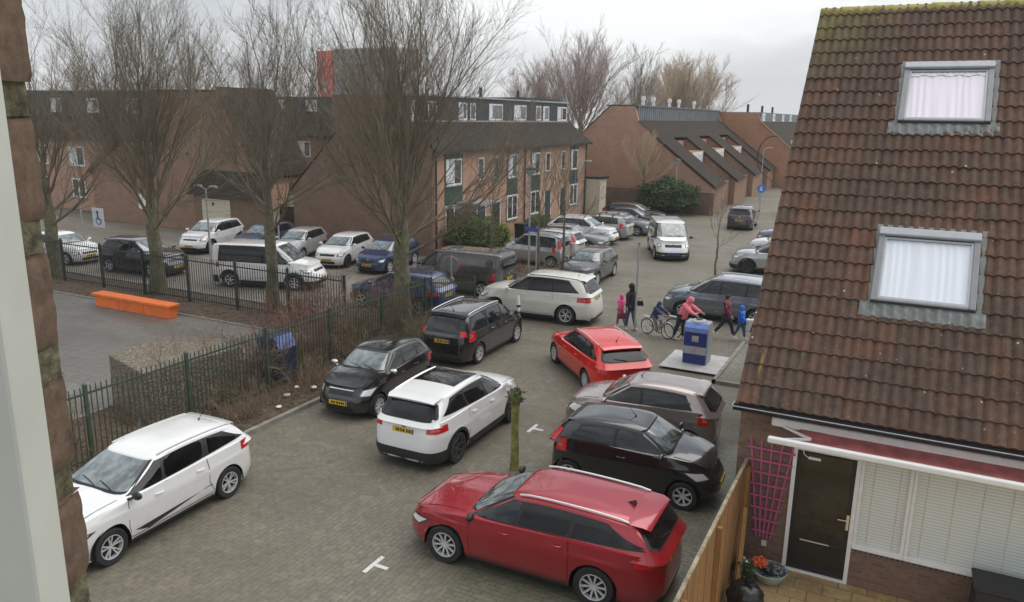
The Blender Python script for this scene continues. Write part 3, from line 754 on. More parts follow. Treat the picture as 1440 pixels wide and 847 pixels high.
    def gw(z): return float(np.interp((z-zb0)/(zr0-zb0), [0, .35, .75, 1], [wbl, lerp(wbl, wrf, .27), lerp(wbl, wrf, .66), wrf]))
    wc = S.get('wcurve', .03); kf = (rx0-cx)/(zr0-hood1); kr = (rx1-rgx)/(zr0-rgz)
    def gf(z): f = (z-hood1)/(zr0-hood1); return cx+kf*(z-hood1)+wc*math.sin(math.pi*max(0, min(1, f)))
    def gb_(z): f = (z-rgz)/(zr0-rgz); return rgx+kr*(z-rgz)-S.get('rcurve', .03)*math.sin(math.pi*max(0, min(1, f)))
    gnf, gnr = 7, S.get('gnr', 8)
    def Q_side(x, z, sgn=1):
        A = (gf(z)-gb_(z))/2; xc = (gf(z)+gb_(z))/2; t = max(-.999, min(.999, (x-xc)/A))
        return Vector((x, sgn*gw(z)*sup(t, gnf if t > 0 else gnr), z))
    def Q_end(q, z, end):
        A = (gf(z)-gb_(z))/2; xc = (gf(z)+gb_(z))/2
        return Vector((xc+end*A*sup(q, gnf if end > 0 else gnr), q*gw(z), z))
    tF2, tR2 = 2**(-1/gnf), 2**(-1/gnr)
    gout = [(1, t) for t in np.linspace(-tR2, tF2, 24)]+[(2, q) for q in ql[1:-1]*tF2]+[(3, t) for t in np.linspace(tF2, -tR2, 24)]+[(4, q) for q in -ql[1:-1]*tR2]
    def Gpt(o_, z):
        k, v = o_; A = (gf(z)-gb_(z))/2; xc = (gf(z)+gb_(z))/2
        if k in (1, 3): return Vector((xc+v*A, (1 if k == 1 else -1)*gw(z)*sup(v, gnf if v > 0 else gnr), z))
        return Vector((xc+(A if k == 2 else -A)*sup(v, gnf if k == 2 else gnr), v*gw(z), z))
    rows = []
    for v in range(9):
        row = []
        for o_ in gout:
            p = Gpt(o_, zr0-.02); zt = zr(min(max(p.x, rx1), rx0)); row.append(Gpt(o_, lerp(zb0, zt, v/8)))
        rows.append(row)
    top = rows[-1]; xc = (rx0+rx1)/2; crn = S.get('crn', .085)
    def capring(r_):
        row = []; n = 2.6; h = (1-r_**n)**(1/n)
        for p in top:
            q = Vector((xc+(p.x-xc)*r_, p.y*r_, 0)); zz = zr(min(max(q.x, rx1), rx0)); q.z = lerp(p.z, zz, min(1, (1-r_)*6))+crn*h; row.append(q)
        return row
    for r_ in (.992, .97, .93, .85, .7, .5, .25, 0.001): rows.append(capring(r_))
    rows = [r[::-1] for r in rows]
    b = MB(); b.grid(rows, True); b.build('cabin', S.get('cabcol') or pm, root, 42)
    if S.get('panroof'):
        # dark glass roof panel
        b = MB(); rr = []
        for i, fx in enumerate(np.linspace(.06, S.get('panlen', .62), 12)):
            x = lerp(rx0, rx1, fx); row = []
            for q in np.linspace(-.83, .83, 12):
                # locate the cap height by radial parameter
                r_ = max(abs(q), abs(x-xc)/((rx0-rx1)/2)); h = (1-min(.999, r_)**2.6)**(1/2.6); row.append((x, q*wrf, zr(x)+crn*h+.006))
            rr.append(row)
        b.grid(rr); b.build('glass_roof', M['glass_dark'], root, 42)
    # ---- generic surface patch
    def patch(name, fn, corners, mat, parent, nu=10, nv=6, off=.005, sm=42, rnd=.0):
        b = MB(); (u0, v0), (u1, v1), (u2, v2), (u3, v3) = corners; rows = []
        for j in range(nv+1):
            row = []
            for i in range(nu+1):
                s, t = i/nu, j/nv
                if rnd:
                    # soften the corners
                    e_ = rnd*(abs(2*s-1)**6)*(abs(2*t-1)**6); s = .5+(s-.5)*(1-e_); t = .5+(t-.5)*(1-e_)
                u = (u0*(1-s)+u1*s)*(1-t)+(u3*(1-s)+u2*s)*t; v = (v0*(1-s)+v1*s)*(1-t)+(v3*(1-s)+v2*s)*t
                p = fn(u, v); du = fn(u+.004, v)-p; dv = fn(u, v+.004)-p; n = du.cross(dv)
                if n.length < 1e-9: n = Vector((0, 1, 0))
                n.normalize()
                if n.dot(Vector((p.x*.35, p.y, .25))) < 0: n = -n
                row.append(p+n*off)
            rows.append(row)
        # orient outward
        p, q, r2 = rows[0][0], rows[0][-1], rows[-1][0]; mid = rows[nv//2][nu//2]
        nn_ = (rows[nv//2][min(nu, nu//2+1)]-mid).cross(rows[min(nv, nv//2+1)][nu//2]-mid)
        if nn_.dot(Vector((mid.x*.35, mid.y, .25))) < 0: rows = [r[::-1] for r in rows]
        b.grid(rows); return b.build(name, mat, parent, sm)
    G = M['glass_car']; GD = M['glass_dark'] if S.get('tint') else G
    # windscreen and rear glass
    ztw = zr(rx0)+.012
    patch('windscreen', lambda q, z_: Q_end(q, z_, 1), [(-.93, hood1+.03), (.93, hood1+.03), (.90, ztw), (-.90, ztw)], M['black'], root, 16, 8, .003)
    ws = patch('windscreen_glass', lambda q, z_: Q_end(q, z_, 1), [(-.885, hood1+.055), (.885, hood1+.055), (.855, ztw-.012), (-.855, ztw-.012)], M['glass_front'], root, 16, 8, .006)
    if not S.get('norear'):
        zg0, zg1 = rgz+S.get('rg0', .05), zr(rx1)-S.get('rg1', .01)
        patch('rear_surround', lambda q, z_: Q_end(q, z_, -1), [(-.9, zg0-.025), (.9, zg0-.025), (.86, zg1+.015), (-.86, zg1+.015)], M['black'], root, 14, 6, .003, rnd=.12)
        patch('rear_glass', lambda q, z_: Q_end(q, z_, -1), [(-.84, zg0), (.84, zg0), (.80, zg1-.01), (-.80, zg1-.01)], GD, root, 14, 6, .006, rnd=.15)
    # side glass: front edge follows the screen, rear edge given
    ap = S.get('ap', .12)
    zbt0, zbt1 = S.get('dlo0', hood1+.02), S.get('dlo1', belt_r+.045)   # lower edge at front / rear
    fx0, fx1 = gf(zbt0)-ap-.02, gf(zr(rx0))-ap-.03
    rx_0, rx_1 = S.get('dr0', xR+.5), S.get('dr1', xR+.75)            # rear edge low/high
    def zlow(x): return lerp(zbt0, zbt1, (fx0-x)/(fx0-rx_0))
    def zup(x): return zr(x)-.025
    def sidefn(sg):
        def fn(u, v):                                            # v 0..1 lower..upper edge
            z_ = lerp(zlow(u), zup(u), v); return Q_side(u, z_, sg)
        return fn
    uph = S.get('uph', 1.0)
    cuts = S['cuts']                                             # list of (x_low, x_high) for pillars between panes
    edges = [(fx0, fx1)]+[(c, c2) for c, c2 in cuts]+[(rx_0, rx_1)]
    for sg in (1, -1):
        patch('window_surround', sidefn(sg), [(fx0+.05, -.07), (rx_0-.035, -.07), (rx_1-.02, uph+.03), (fx1+.04, uph+.03)], M['black'], root, 26, 6, .003)
        for i in range(len(edges)-1):
            g = .0 if i == 0 else .035; h_ = .0 if i == len(edges)-2 else .035
            (a0, a1), (b0, b1) = edges[i], edges[i+1]
            if i == len(edges)-2 and S.get('qtop') is not None:
                patch('side_window', sidefn(sg), [(a0-g, 0), (b0, S.get('qlow', 0)), (b1, S['qtop']), (a1-g, uph)], (G if (i == 0 and not S.get('dark0')) else GD), root, 10, 5, .0065)
            else:
                patch('side_window', sidefn(sg), [(a0-g, 0), (b0+h_, 0), (b1+h_, uph), (a1-g, uph)], (G if (i == 0 and not S.get('dark0')) else GD), root, 10, 5, .0065, rnd=.08)
    # panel gaps
    GB = {1: MB(), -1: MB()}
    def strip(fn, pts, wd=.011, off=.0018):
        for sgn in (1, -1):
            q = []; b = GB[sgn]
            for (u, v) in pts:
                p = fn(u, v, sgn); p.y += sgn*off; q.append(p)
            for i in range(len(q)-1): b.bar(q[i], q[i+1], wd, .003, (0, 1, 0))
    dl = [edges[0][0]-.02]+[c[0] for c in cuts[:S.get('doors', 2)]]
    for i, x in enumerate(dl):
        zt = ztop(x)+.0
        if i == 0: pts = [(x+.02, zt), (x+.03, zt-.15), (x+.05, .5), (x+.0, sill+.1)]
        elif i == len(dl)-1 and len(dl) > 1 and S.get('doors', 2) == 2:
            pts = [(x, zt), (x-.02, zt-.2), (max(x-.02, wxr+Ra*.82), .55), (wxr+Ra+.03, sill+.14)]
        else: pts = [(x, zt), (x+.0, sill+.1)]
        strip(P_side, pts)
    strip(P_side, [(x, sill+.1) for x in np.linspace(dl[0], wxr+Ra+.03, 6)])
    if S.get('crease', 1):
        for sgn in (1, -1):
            pass
    for sgn in (1, -1): GB[sgn].build('panel_gap', M['black'], body)
    # bonnet shut line
    for sg in (1, -1):
        pr = None; b = MB()
        for t in np.linspace(0, 1, 7):
            x = lerp(cx, xF-.2, t); yy = sg*(W/2*(.80-.10*t)); r_ = abs(yy)/(B(ztop(x))*sup(x/A0, nf)); zz = ztop(x)+.05*S.get('crown', 1)*(1-min(1, r_)**2.2)+.0015
            p = Vector((x, yy, zz))
            if pr: b.bar(pr, p, .012, .003)
            pr = p
        b.build('bonnet_gap', M['black'], body)
    # cowl with wipers
    b = MB(); zc = hood1+.035
    for y0, y1 in ((.60, .08), (.02, -.48)):
        w0 = Q_end(y0*.9, hood1+.06, 1)+Vector((.02, 0, .02)); w1 = Q_end(y1, hood1+.10, 1)+Vector((.015, 0, .018)); w1.z += .02
        b.tube([w0, (w0+w1)/2+Vector((.0, 0, .012)), w1], .009, 5)
    b.build('wiper', M['black'], root)
    # lights
    lz0, lz1 = S.get('hl', (hood0-.17, hood0-.03)); h0, h1 = S.get('hlp', (16, 54))
    for sg in (1, -1):
        patch('headlight', lambda p, z_: P_phi(sg*p, z_, 1), [(h0, lz0+.03), (h1*.8, lz0-.005), (h1, lz1+.02), (h0+3, lz1-.01)], M['bezel'], root, 8, 4, .006)
        patch('headlight_lens', lambda p, z_: P_phi(sg*p, z_, 1), [(h0+5, lz0+.045), (h1*.78, lz0+.02), (h1*.9, lz1-.0), (h0+8, lz1-.025)], M['lamp_core'], root, 8, 4, .009)
        t0, t1 = S.get('tl', (.72, .95)); p0, p1 = S.get('tlp', (16, 60))
        tl = patch('taillight', lambda p, z_: P_phi(sg*p, z_, -1), [(p0, t0+.02), (p1, t0+.03), (p1*.97, t1), (p0+2, t1-.01)], M['lamp_red'], root, 8, 4, .008)
        patch('reversing_lens', lambda p, z_: P_phi(sg*p, z_, -1), [(lerp(p0, p1, .18), lerp(t0, t1, .38)), (lerp(p0, p1, .62), lerp(t0, t1, .38)), (lerp(p0, p1, .62), lerp(t0, t1, .66)), (lerp(p0, p1, .18), lerp(t0, t1, .66))], M['lamp_pink'], root, 5, 2, .0105)
        if 'tlup' in S:
            u0, u1 = S['tlup']
            patch('upper_taillight', lambda u, v: Q_side(u, v, sg), [(gb_(rgz)+.16, rgz-.04), (gb_(rgz)+.0, rgz-.04), (gb_(rgz+u0)+.012, rgz+u0), (gb_(rgz+u0)+.11, rgz+u0)], M['lamp_red'], root, 5, 5, .01)
    # grille, bumper intakes, plates
    if S.get('grille', 1):
        patch('grille', lambda p, z_: P_phi(p, z_, 1), [(-4 if S.get('gn') else -8, lz0+.02), (8, lz0+.02), (9, lz1-.05), (-9, lz1-.05)], M['black'], root, 12, 3, .004)
        patch('grille_trim', lambda p, z_: P_phi(p, z_, 1), [(-9, lz1-.045), (9, lz1-.045), (9.4, lz1-.025), (-9.4, lz1-.025)], M['chrome'] if S.get('chromeg') else M['rim_d'], root, 12, 1, .006)
    patch('lower_intake', lambda p, z_: P_phi(p, z_, 1), [(-12, .25), (12, .25), (10, .38), (-10, .38)], M['black'], root, 14, 3, .004)
    lowcol = M['dark']
    if S.get('clad'):
        cz = S.get('cladz', .36)
        patch('rear_cladding', lambda p, z_: P_phi(p, z_, -1), [(-70, .205), (70, .205), (70, cz+.12), (-70, cz+.12)], lowcol, root, 24, 3, .004)
        patch('front_cladding', lambda p, z_: P_phi(p, z_, 1), [(-70, .205), (70, .205), (70, cz), (-70, cz)], lowcol, root, 24, 3, .003)
    else:
        patch('rear_diffuser', lambda p, z_: P_phi(p, z_, -1), [(-30, .205), (30, .205), (25, .32), (-25, .32)], lowcol, root, 16, 3, .004)
    for sg in (1, -1):
        if S.get('clad'):
            for wx, nm in ((wxf, 'arch_trim'), (wxr, 'arch_trim')):
                patch(nm, lambda u, v: P_side(wx-math.cos(u)*(Ra+v), wr+math.sin(u)*(Ra+v), sg), [(.05, 0.0), (math.pi-.05, 0.0), (math.pi-.05, .07), (.05, .07)], lowcol, root, 18, 1, .006)
        patch('side_sill', lambda x, z_: P_side(x, z_, sg), [(wxf-Ra-.03, sill+.005), (wxr+Ra+.03, sill+.005), (wxr+Ra+.03, sill+(.15 if S.get('clad') else .055)), (wxf-Ra-.03, sill+(.15 if S.get('clad') else .055))], lowcol, root, 12, 2, .004)
        if S.get('door_mould'):
            patch('side_moulding', lambda x, z_: P_side(x, z_, sg), [(wxf-Ra-.08, .40), (wxr+Ra+.05, .47), (wxr+Ra+.1, .49), (wxf-Ra-.35, .31)], lowcol, root, 12, 2, .005)
        if S.get('hi_mould'):
            patch('side_moulding', lambda x, z_: P_side(x, z_, sg), [(wxf-Ra-.06, .52), (wxr+Ra+.05, .54), (wxr+Ra+.05, .60), (wxf-Ra-.06, .58)], S['hi_mould'], root, 12, 2, .006)
    def plate(x, z_, nx, pm_):
        b = MB(); b.mat(pm_); t = .012
        b.box(-t/2, t/2, -.26, .26, -.055, .055); b.mat(M['euro']); sx = nx
        b.box(sx*t/2-(.001 if sx < 0 else 0), sx*t/2+(.001 if sx > 0 else 0), (.215 if sx > 0 else .215)*1 if sx*1 > 0 else -.255, .255 if sx > 0 else -.215, -.05, .05) if True else None
        b.mat(M['ink'])
        for (yy, ww) in ((-.17, .05), (-.105, .045), (-.02, .05), (.045, .04), (.115, .05), (.165, .03)):
            b.box(sx*t/2-(.0015 if sx < 0 else 0), sx*t/2+(.0015 if sx > 0 else 0), yy-ww/2, yy+ww/2, -.032, .034)
        o = b.build('number_plate', pm_, root); o.location = (x, 0, z_); return o
    if S.get('fplate', 1):
        z_ = S.get('fpz', .45); plate(xf(z_)+.012, z_, 1, S.get('platemat', M['plate']))
    z_ = S.get('rpz', .78); o = plate(xr(z_)-.014, z_, -1, S.get('platemat', M['plate']))
    # mirrors
    for sg in (1, -1):
        b = MB(); mx_ = gf(zbt0)-ap-.10; my = sg*(W/2+.085); mz = zbt0+.06
        rows = []
        for k in range(7):
            t = math.pi*k/6; r_ = max(.02, math.sin(t)**.55); cxm = mx_-.05*math.cos(t)
            rows.append([(cxm, my+math.cos(u)*.105*r_, mz+math.sin(u)*.068*r_) for u in np.linspace(0, 2*math.pi, 13)[:-1]])
        b.grid(rows, True); b.bar((mx_+.03, my-sg*.09, mz-.05), (mx_+.06, sg*(wbl-.03), mz-.07), .06, .03)
        b.build('mirror', S.get('mirmat') or pm, root, 50)
    # door handles
    nd = 1 if S.get('doors', 2) == 1 else 2
    for sg in (1, -1):
        for i in range(nd):
            x = (dl[1] if len(dl) > 1 else 0)+.17 if i == 0 else (dl[2] if len(dl) > 2 else wxr)+.18
            zz = S.get('hz', zbt0-.13+.03*i); p = P_side(x, zz, sg)
            b = MB(); b.tube([p+Vector((-.085, sg*.006, .0)), p+Vector((-.05, sg*.035, .002)), p+Vector((.05, sg*.035, .002)), p+Vector((.085, sg*.006, 0))], .013, 6); b.build('handle', S.get('hmat') or pm, root, 50)
    # roof rails, spoiler, aerial
    if 'rails' in S:
        for sg in (1, -1):
            b = MB(); pts = []
            for t in np.linspace(0.04, .96, 12):
                x = lerp(rx0-.05, rx1+.02, t); hgt = .035*min(1, min(t, 1-t)*14) if S.get('railup', 1) else 0.008
                pts.append(Vector((x, sg*(wrf*.93), zr(x)+crn*.52+hgt)))
            b.tube(pts, [.018]*len(pts), 6); b.build('roof_rail', S['rails'], root, 50)
    if S.get('spoiler'):
        b = MB(); sp = S['spoiler']; zz = zr(rx1)+crn*.45
        rows = [[(rx1+.14, q*wrf*.97, zz+.02+crn*.3*(1-abs(q)**2.5)) for q in np.linspace(-1, 1, 12)], [(rx1-sp*.5, q*wrf*.95, zz+.01+crn*.22*(1-abs(q)**2.5)) for q in np.linspace(-1, 1, 12)], [(rx1-sp, q*wrf*.9+0, zz-.035+.02*(1-abs(q)**3)) for q in np.linspace(-1, 1, 12)], [(rx1-sp+.03, q*wrf*.9, zz-.065) for q in np.linspace(-1, 1, 12)], [(rx1+.05, q*wrf*.9, zz-.06) for q in np.linspace(-1, 1, 12)]]
        b.grid([r[::-1] for r in rows]); b.build('rear_spoiler', pm, root, 45)
    if S.get('fin'):
        b = MB(); x = rx1+.22; zz = zr(x)+crn*1.0-.01; b.add([(x+.10, 0, zz), (x-.06, .03, zz), (x-.06, -.03, zz), (x-.05, 0, zz+.075)], [(0, 1, 3), (0, 3, 2), (1, 2, 3)]); b.build('aerial', M['black'], root)
    elif S.get('rod', 1):
        x = lerp(rx0, rx1, S.get('rodx', .86)); zz = zr(x)+crn*.98; b = MB(); b.tube([(x, 0, zz), (x-.16, 0, zz+.19)], [.007, .004], 5); b.tube([(x, 0, zz-.01), (x, 0, zz+.02)], .02, 6); b.build('aerial', M['black'], root)
    if S.get('rearwiper', 1) and not S.get('norear') and 'deck' not in S:
        p = Q_end(0, rgz+.07, -1)+Vector((-.03, 0, 0)); q = Q_end(.45, rgz+.12, -1)+Vector((-.022, 0, 0)); b = MB(); b.tube([p, q], .009, 5); b.build('rear_wiper', M['black'], root)
    # badge
    if S.get('badge', 1):
        b = MB(); z_ = lz1-.035 if S.get('badgez') is None else S['badgez']; b.lathe([(.0001, .0), (.045, 0), (.05, -.012)], n=14, axis='x', cx=0, cy=z_)
        o = b.build('badge', M['chrome'], root, 30, fix=True); o.location = (xf(z_)+.02, 0, 0)
        b = MB(); z_ = min(.93, rgz-.1); b.lathe([(.05, .012), (.045, 0), (.0001, .0)], n=14, axis='x', cx=0, cy=z_); o = b.build('badge', M['chrome'], root, 30, fix=True); o.location = (xr(z_)-.02, 0, 0)
    if S.get('bars'):                                            # cross bars on the roof
        for fx in (.2, .62):
            x = lerp(rx0, rx1, fx); b = MB(); zz = zr(x)+crn+.07; b.bar((x, -wrf, zz), (x, wrf, zz), .05, .03)
            for sg in (1, -1): b.bar((x, sg*wrf*.96, zz), (x, sg*wrf*1.02, zr(x)), .06, .04)
            b.build('roof_bar', M['black'], root)
    # wheels
    tw = S.get('tw', .2); ty, rm_ = wheel_meshes(wr, tw, S.get('spokes', 5), S.get('rim', 'std'))
    for wx in (wxf, wxr):
        for sg in (1, -1):
            o = bpy.data.objects.new('wheel', ty); C.objects.link(o); o.parent = root; o.location = (wx, sg*(W/2-.02-tw/2), wr)
            o.rotation_euler = (0, R(17*(1 if wx > 0 else 3)+a*40), 0 if sg > 0 else math.pi)
            if wx > 0 and 'steer' in S: o.rotation_euler.z += R(S['steer'])
            r_ = bpy.data.objects.new('rim', rm_); C.objects.link(r_); r_.parent = o
    return root
HATCH = dict(L=4.0, W=1.70, H=1.46, wb=2.5, cowl=.98, rooff=1.72, roofr=.42, rgx=.06, rgz=1.02, nose=.70, cowlz=.97, beltr=1.0, tailz=1.02, cuts=[(.05, .0), (-.82, -.84)], dr0=-1.35, dr1=-1.28, spoiler=.1, tl=(.72, .98))
def SP(base, **k): d = dict(base); d.update(k); return d
WHITE = paint('white', (.80, .80, .79), 0, .25, .04); PEARL = paint('pearl', (.74, .73, .66), 0, .25, .05); BLACK = paint('black', (.012, .012, .013), 0, .22, .05)
RED = paint('deep_red', (.36, .009, .022), .25, .25, .03); BRED = paint('bright_red', (.72, .015, .012), .0, .25, .03); TAUPE = paint('taupe', (.40, .33, .31), .5, .3, .1)
NAVY = paint('navy', (.018, .04, .12), .3, .25); DGREY = paint('dark_grey', (.075, .075, .078), .4, .3); GREYV = paint('brown_grey', (.10, .09, .083), .4, .32)
SILVER = paint('silver', (.48, .49, .50), .5, .28); BGREY = paint('blue_grey', (.16, .20, .235), .4, .28); MGREY = paint('mid_grey', (.26, .27, .28), .4, .28); PURP = paint('mauve_grey', (.28, .27, .31), .4, .28); DBROWN = paint('aubergine', (.04, .028, .032), .3, .25)
g_ = 'parked cars'
# --- near cars
car('estate_car', 'white estate car parked alone along the green bar fence at lower left', 'car', -11.59, 8.37, R(-88), WHITE,
    SP(HATCH, L=4.27, W=1.73, H=1.445, wb=2.589, fo=.84, wr=.31, cowl=1.12, rooff=1.95, roofr=.45, rgx=.10, rgz=1.02, nose=.73, cowlz=.99, beltr=1.03, tailz=1.03, cuts=[(.15, .05), (-.78, -.88), (-.86, -.94)], dr0=-1.78, dr1=-1.35, qtop=.62, dlo0=.98, dlo1=1.10,
       dark0=1, rails=M['rim'], railup=0, door_mould=1, mirmat=M['black'], tint=1, spokes=5, rim='twin', tl=(.82, 1.02), tlp=(38, 62), hlp=(18, 60), scale=.985, ap=.1))
car('estate_car', 'dark metallic red estate car with silver roof rails, nearest the camera', 'car', -4.69, 10.56, R(181), RED,
    SP(HATCH, L=4.585, W=1.795, H=1.475, wb=2.65, fo=.88, wr=.335, cowl=1.22, rooff=2.02, roofr=.52, rgx=.10, rgz=1.02, nose=.73, cowlz=.985, beltr=1.03, tailz=1.02, cuts=[(.13, .03), (-.80, -.83)], dr0=-1.98, dr1=-1.35, qtop=.93, qlow=.12, dlo0=.99, dlo1=1.09,
       rails=M['rim'], tint=1, spokes=10, rim='std', fin=1, spoiler=.24, tl=(.80, .98), tlp=(12, 58), hlp=(22, 60), scale=.975, mirmat=M['dark'], steer=0))
car('hatchback', 'black three door hatchback with round nose parked next to the deep red estate', 'car', -4.16, 14.01, R(3), BLACK,
    SP(HATCH, L=3.43, W=1.63, H=1.465, wb=2.34, fo=.62, wr=.285, cowl=.86, rooff=1.50, roofr=.42, rgx=.02, rgz=.98, nose=.72, cowlz=1.02, beltr=1.06, tailz=1.04, cuts=[(-.32, -.30)], doors=1, dr0=-1.22, dr1=-1.02, qtop=.9, qlow=.25, dlo0=1.0, dlo1=1.08,
       tl=(.74, 1.03), tlp=(40, 66), tlup=(.2, .3), hlp=(24, 64), hl=(.60, .77), spokes=7, spoiler=.08, fk=1.25, nf=4, rod=1, rodx=.2, scale=.975))
car('crossover', 'white crossover with black glass roof driving away in the lane', 'car', -8.66, 14.35, R(90.5), WHITE,
    SP(HATCH, L=4.38, W=1.84, H=1.595, wb=2.646, fo=.86, wr=.345, cowl=1.12, rooff=1.93, roofr=.55, rgx=.10, rgz=1.08, nose=.82, cowlz=1.08, beltr=1.13, tailz=1.10, cuts=[(.05, -.02), (-.80, -.86)], dr0=-1.72, dr1=-1.32, qtop=.7, dlo0=1.08, dlo1=1.20,
       clad=1, panroof=1, rails=M['chrome'], railup=0, tint=1, rim='dark', spokes=5, tl=(.86, 1.04), tlp=(12, 62), spoiler=.2, rpz=.88, fin=0, rod=0, sill=.24, scale=.97, gnr=6))
car('hatchback', 'black five door hatchback with chrome grille facing the camera beside the fence', 'car', -11.60, 15.42, R(-87), BLACK,
    SP(HATCH, L=3.475, W=1.615, H=1.46, wb=2.34, fo=.63, wr=.285, cowl=.90, rooff=1.52, roofr=.42, rgx=.03, rgz=.98, nose=.74, cowlz=1.0, beltr=1.05, tailz=1.04, cuts=[(-.12, -.14), (-.82, -.82)], dr0=-1.25, dr1=-1.1, qtop=.7, dlo0=.99, dlo1=1.1,
       chromeg=1, mirmat=M['chrome'], hlp=(20, 62), hl=(.60, .78), fk=1.15, nf=4.4, spokes=7, scale=.985, badgez=.80, tl=(.75, 1.0), tlp=(40, 66)))
car('people_carrier', 'black people carrier with silver roof rails and alloy wheels', 'car', -11.56, 20.50, R(91), BLACK,
    SP(HATCH, L=4.41, W=1.79, H=1.66, wb=2.678, fo=.88, wr=.325, cowl=.98, rooff=1.78, roofr=.42, rgx=.06, rgz=1.03, nose=.76, cowlz=1.08, beltr=1.07, tailz=1.05, cuts=[(.25, .18), (-.72, -.76)], dr0=-1.85, dr1=-1.62, dlo0=1.06, dlo1=1.09,
       rails=M['rim'], spokes=5, rim='twin', tl=(.78, 1.12), tlp=(46, 68), rpz=.80, spoiler=.12, gr=.76, tlup=(.12, .2), scale=.965))
car('estate_car', 'bright red estate car with dark rear window in the middle of the street', 'car', -7.31, 19.97, R(133), BRED,
    SP(HATCH, L=4.50, W=1.82, H=1.49, wb=2.65, fo=.88, wr=.32, cowl=1.20, rooff=1.98, roofr=.60, rgx=.10, rgz=1.02, nose=.73, cowlz=.98, beltr=1.03, tailz=1.02, cuts=[(.13, .03), (-.80, -.83)], dr0=-1.85, dr1=-1.35, qtop=.85, qlow=.1, dlo0=.99, dlo1=1.08,
       rails=M['rim'], railup=0, tint=1, spokes=7, spoiler=.22, tl=(.78, 1.0), tlp=(30, 62), scale=.95, rpz=.62))
car('hatchback', 'taupe hatchback parked behind the black three door hatchback', 'car', -4.83, 16.42, R(184), TAUPE,
    SP(HATCH, L=3.56, W=1.60, H=1.47, wb=2.36, fo=.62, wr=.285, cowl=.90, rooff=1.56, roofr=.42, rgx=.03, rgz=1.0, nose=.72, cowlz=1.0, beltr=1.04, tailz=1.02, cuts=[(-.12, -.10)], doors=1, dr0=-1.22, dr1=-1.05, qtop=.8, qlow=.45, dlo0=.98, dlo1=1.06,
       tl=(.72, 1.0), tlp=(38, 62), hlp=(22, 64), hl=(.58, .78), fk=1.2, nf=4.2, spokes=6, spoiler=.1, hmat=M['chrome'], scale=.99, rodx=.1))
car('suv', 'large white off-road car crossing behind the black people carrier', 'car', -11.60, 25.30, R(184), PEARL,
    SP(HATCH, L=4.85, W=1.93, H=1.775, wb=2.933, fo=.88, wr=.375, cowl=1.30, rooff=2.12, roofr=.55, rgx=.14, rgz=1.18, nose=.90, cowlz=1.17, beltr=1.20, tailz=1.16, cuts=[(.12, .03), (-.85, -.90)], dr0=-1.85, dr1=-1.40, qtop=.85, dlo0=1.16, dlo1=1.26,
       rails=M['rim_d'], railup=0, tint=1, spokes=5, rim='twin', spoiler=.2, tl=(.88, 1.08), tlp=(22, 66), scale=.955, tw=.26, sill=.26, rpz=.98, fplate=1))
VAN = dict(L=4.9, W=1.90, H=1.97, wb=3.0, fo=.9, wr=.335, cowl=.78, rooff=1.50, roofr=.10, rgx=.03, rgz=1.15, nose=.92, cowlz=1.22, beltr=1.22, tailz=1.2, cuts=[(.75, .68), (-.45, -.48)], dr0=-2.15, dr1=-2.12, dlo0=1.16, dlo1=1.18, gb=.97, gr=.84, crn=.07, drop=.02, tl=(.85, 1.25), tlp=(60, 74), rk=.4, spoiler=0, fk=.9, tint=1, spokes=6, gnr=14, nr=12, mirmat=M['black'], rg0=.08, rg1=.1)
v = car('van', 'white van with blue number plate driving towards the camera', 'van', -11.19, 40.98, R(-67), WHITE, SP(VAN, clad=1, cladz=.5, platemat=M['plate_blue'], hl=(.74, .93), hlp=(20, 50), scale=.965, rod=0, fpz=.42))
def panelvan(a, y, rel, col, label, **k):
    S = SP(VAN, **k); S['cuts'] = []; S['dr0'] = S.get('dr0p', .72); S['dr1'] = S.get('dr1p', .68)
    return car('van', label, 'van', a, y, rel, col, S)
panelvan(-16.35, 27.6, R(182), GREYV, 'dark grey panel van without side windows, parked behind the dark blue car', H=1.86, L=4.8, hi_mould=DGREY, tl=(.75, 1.3), scale=.97)
car('suv', 'dark blue car with red tail light half hidden behind the tree trunk', 'car', -16.63, 23.75, R(182), NAVY, SP(HATCH, L=4.3, W=1.8, H=1.56, wb=2.6, cowl=1.1, rooff=1.85, roofr=.55, rgx=.1, rgz=1.08, cowlz=1.05, beltr=1.08, tailz=1.08, wr=.33, cuts=[(.1, .05), (-.8, -.84)], dr0=-1.65, dr1=-1.4, qtop=.9, tl=(.80, 1.06), tlp=(18, 64), scale=.97, tint=1, dlo0=1.05, dlo1=1.12))
# --- middle parking row on the left of the street
car('small_car', 'small silver boxy car nearest in the row before the brick terrace', 'car', -16.30, 34.9, R(181), SILVER, SP(HATCH, L=3.52, W=1.64, H=1.62, wb=2.4, fo=.6, cowl=.75, rooff=1.32, roofr=.25, rgx=.04, rgz=1.0, nose=.8, cowlz=1.05, beltr=1.02, tailz=1.0, gr=.78, tl=(.75, 1.05), tlp=(50, 68), tlup=(.34, .3), cuts=[(.12, .1), (-.62, -.64)], dr0=-1.45, dr1=-1.35, dlo0=1.03, dlo1=1.03, wr=.28, scale=.97, rails=M['rim_d'], crn=.07), g_)
car('hatchback', 'silver white hatchback with tall red tail lights, second in the row', 'car', -16.65, 37.3, R(178), paint('pale_silver', (.6, .6, .6), .3, .28), SP(HATCH, L=4.05, H=1.5, tl=(.7, 1.05), tlp=(46, 68), tlup=(.3, .3), scale=.97), g_)
car('saloon_car', 'grey car facing the street, third in the row', 'car', -16.40, 40.0, R(0), MGREY, SP(HATCH, L=4.4, W=1.75, H=1.42, wb=2.6, cowl=1.2, rooff=2.0, roofr=.9, rgx=.45, rgz=1.0, nose=.68, cowlz=.95, beltr=.97, cuts=[(.15, .08), (-.75, -.8)], dr0=-1.55, dr1=-1.2, qtop=.7, scale=.965), g_)
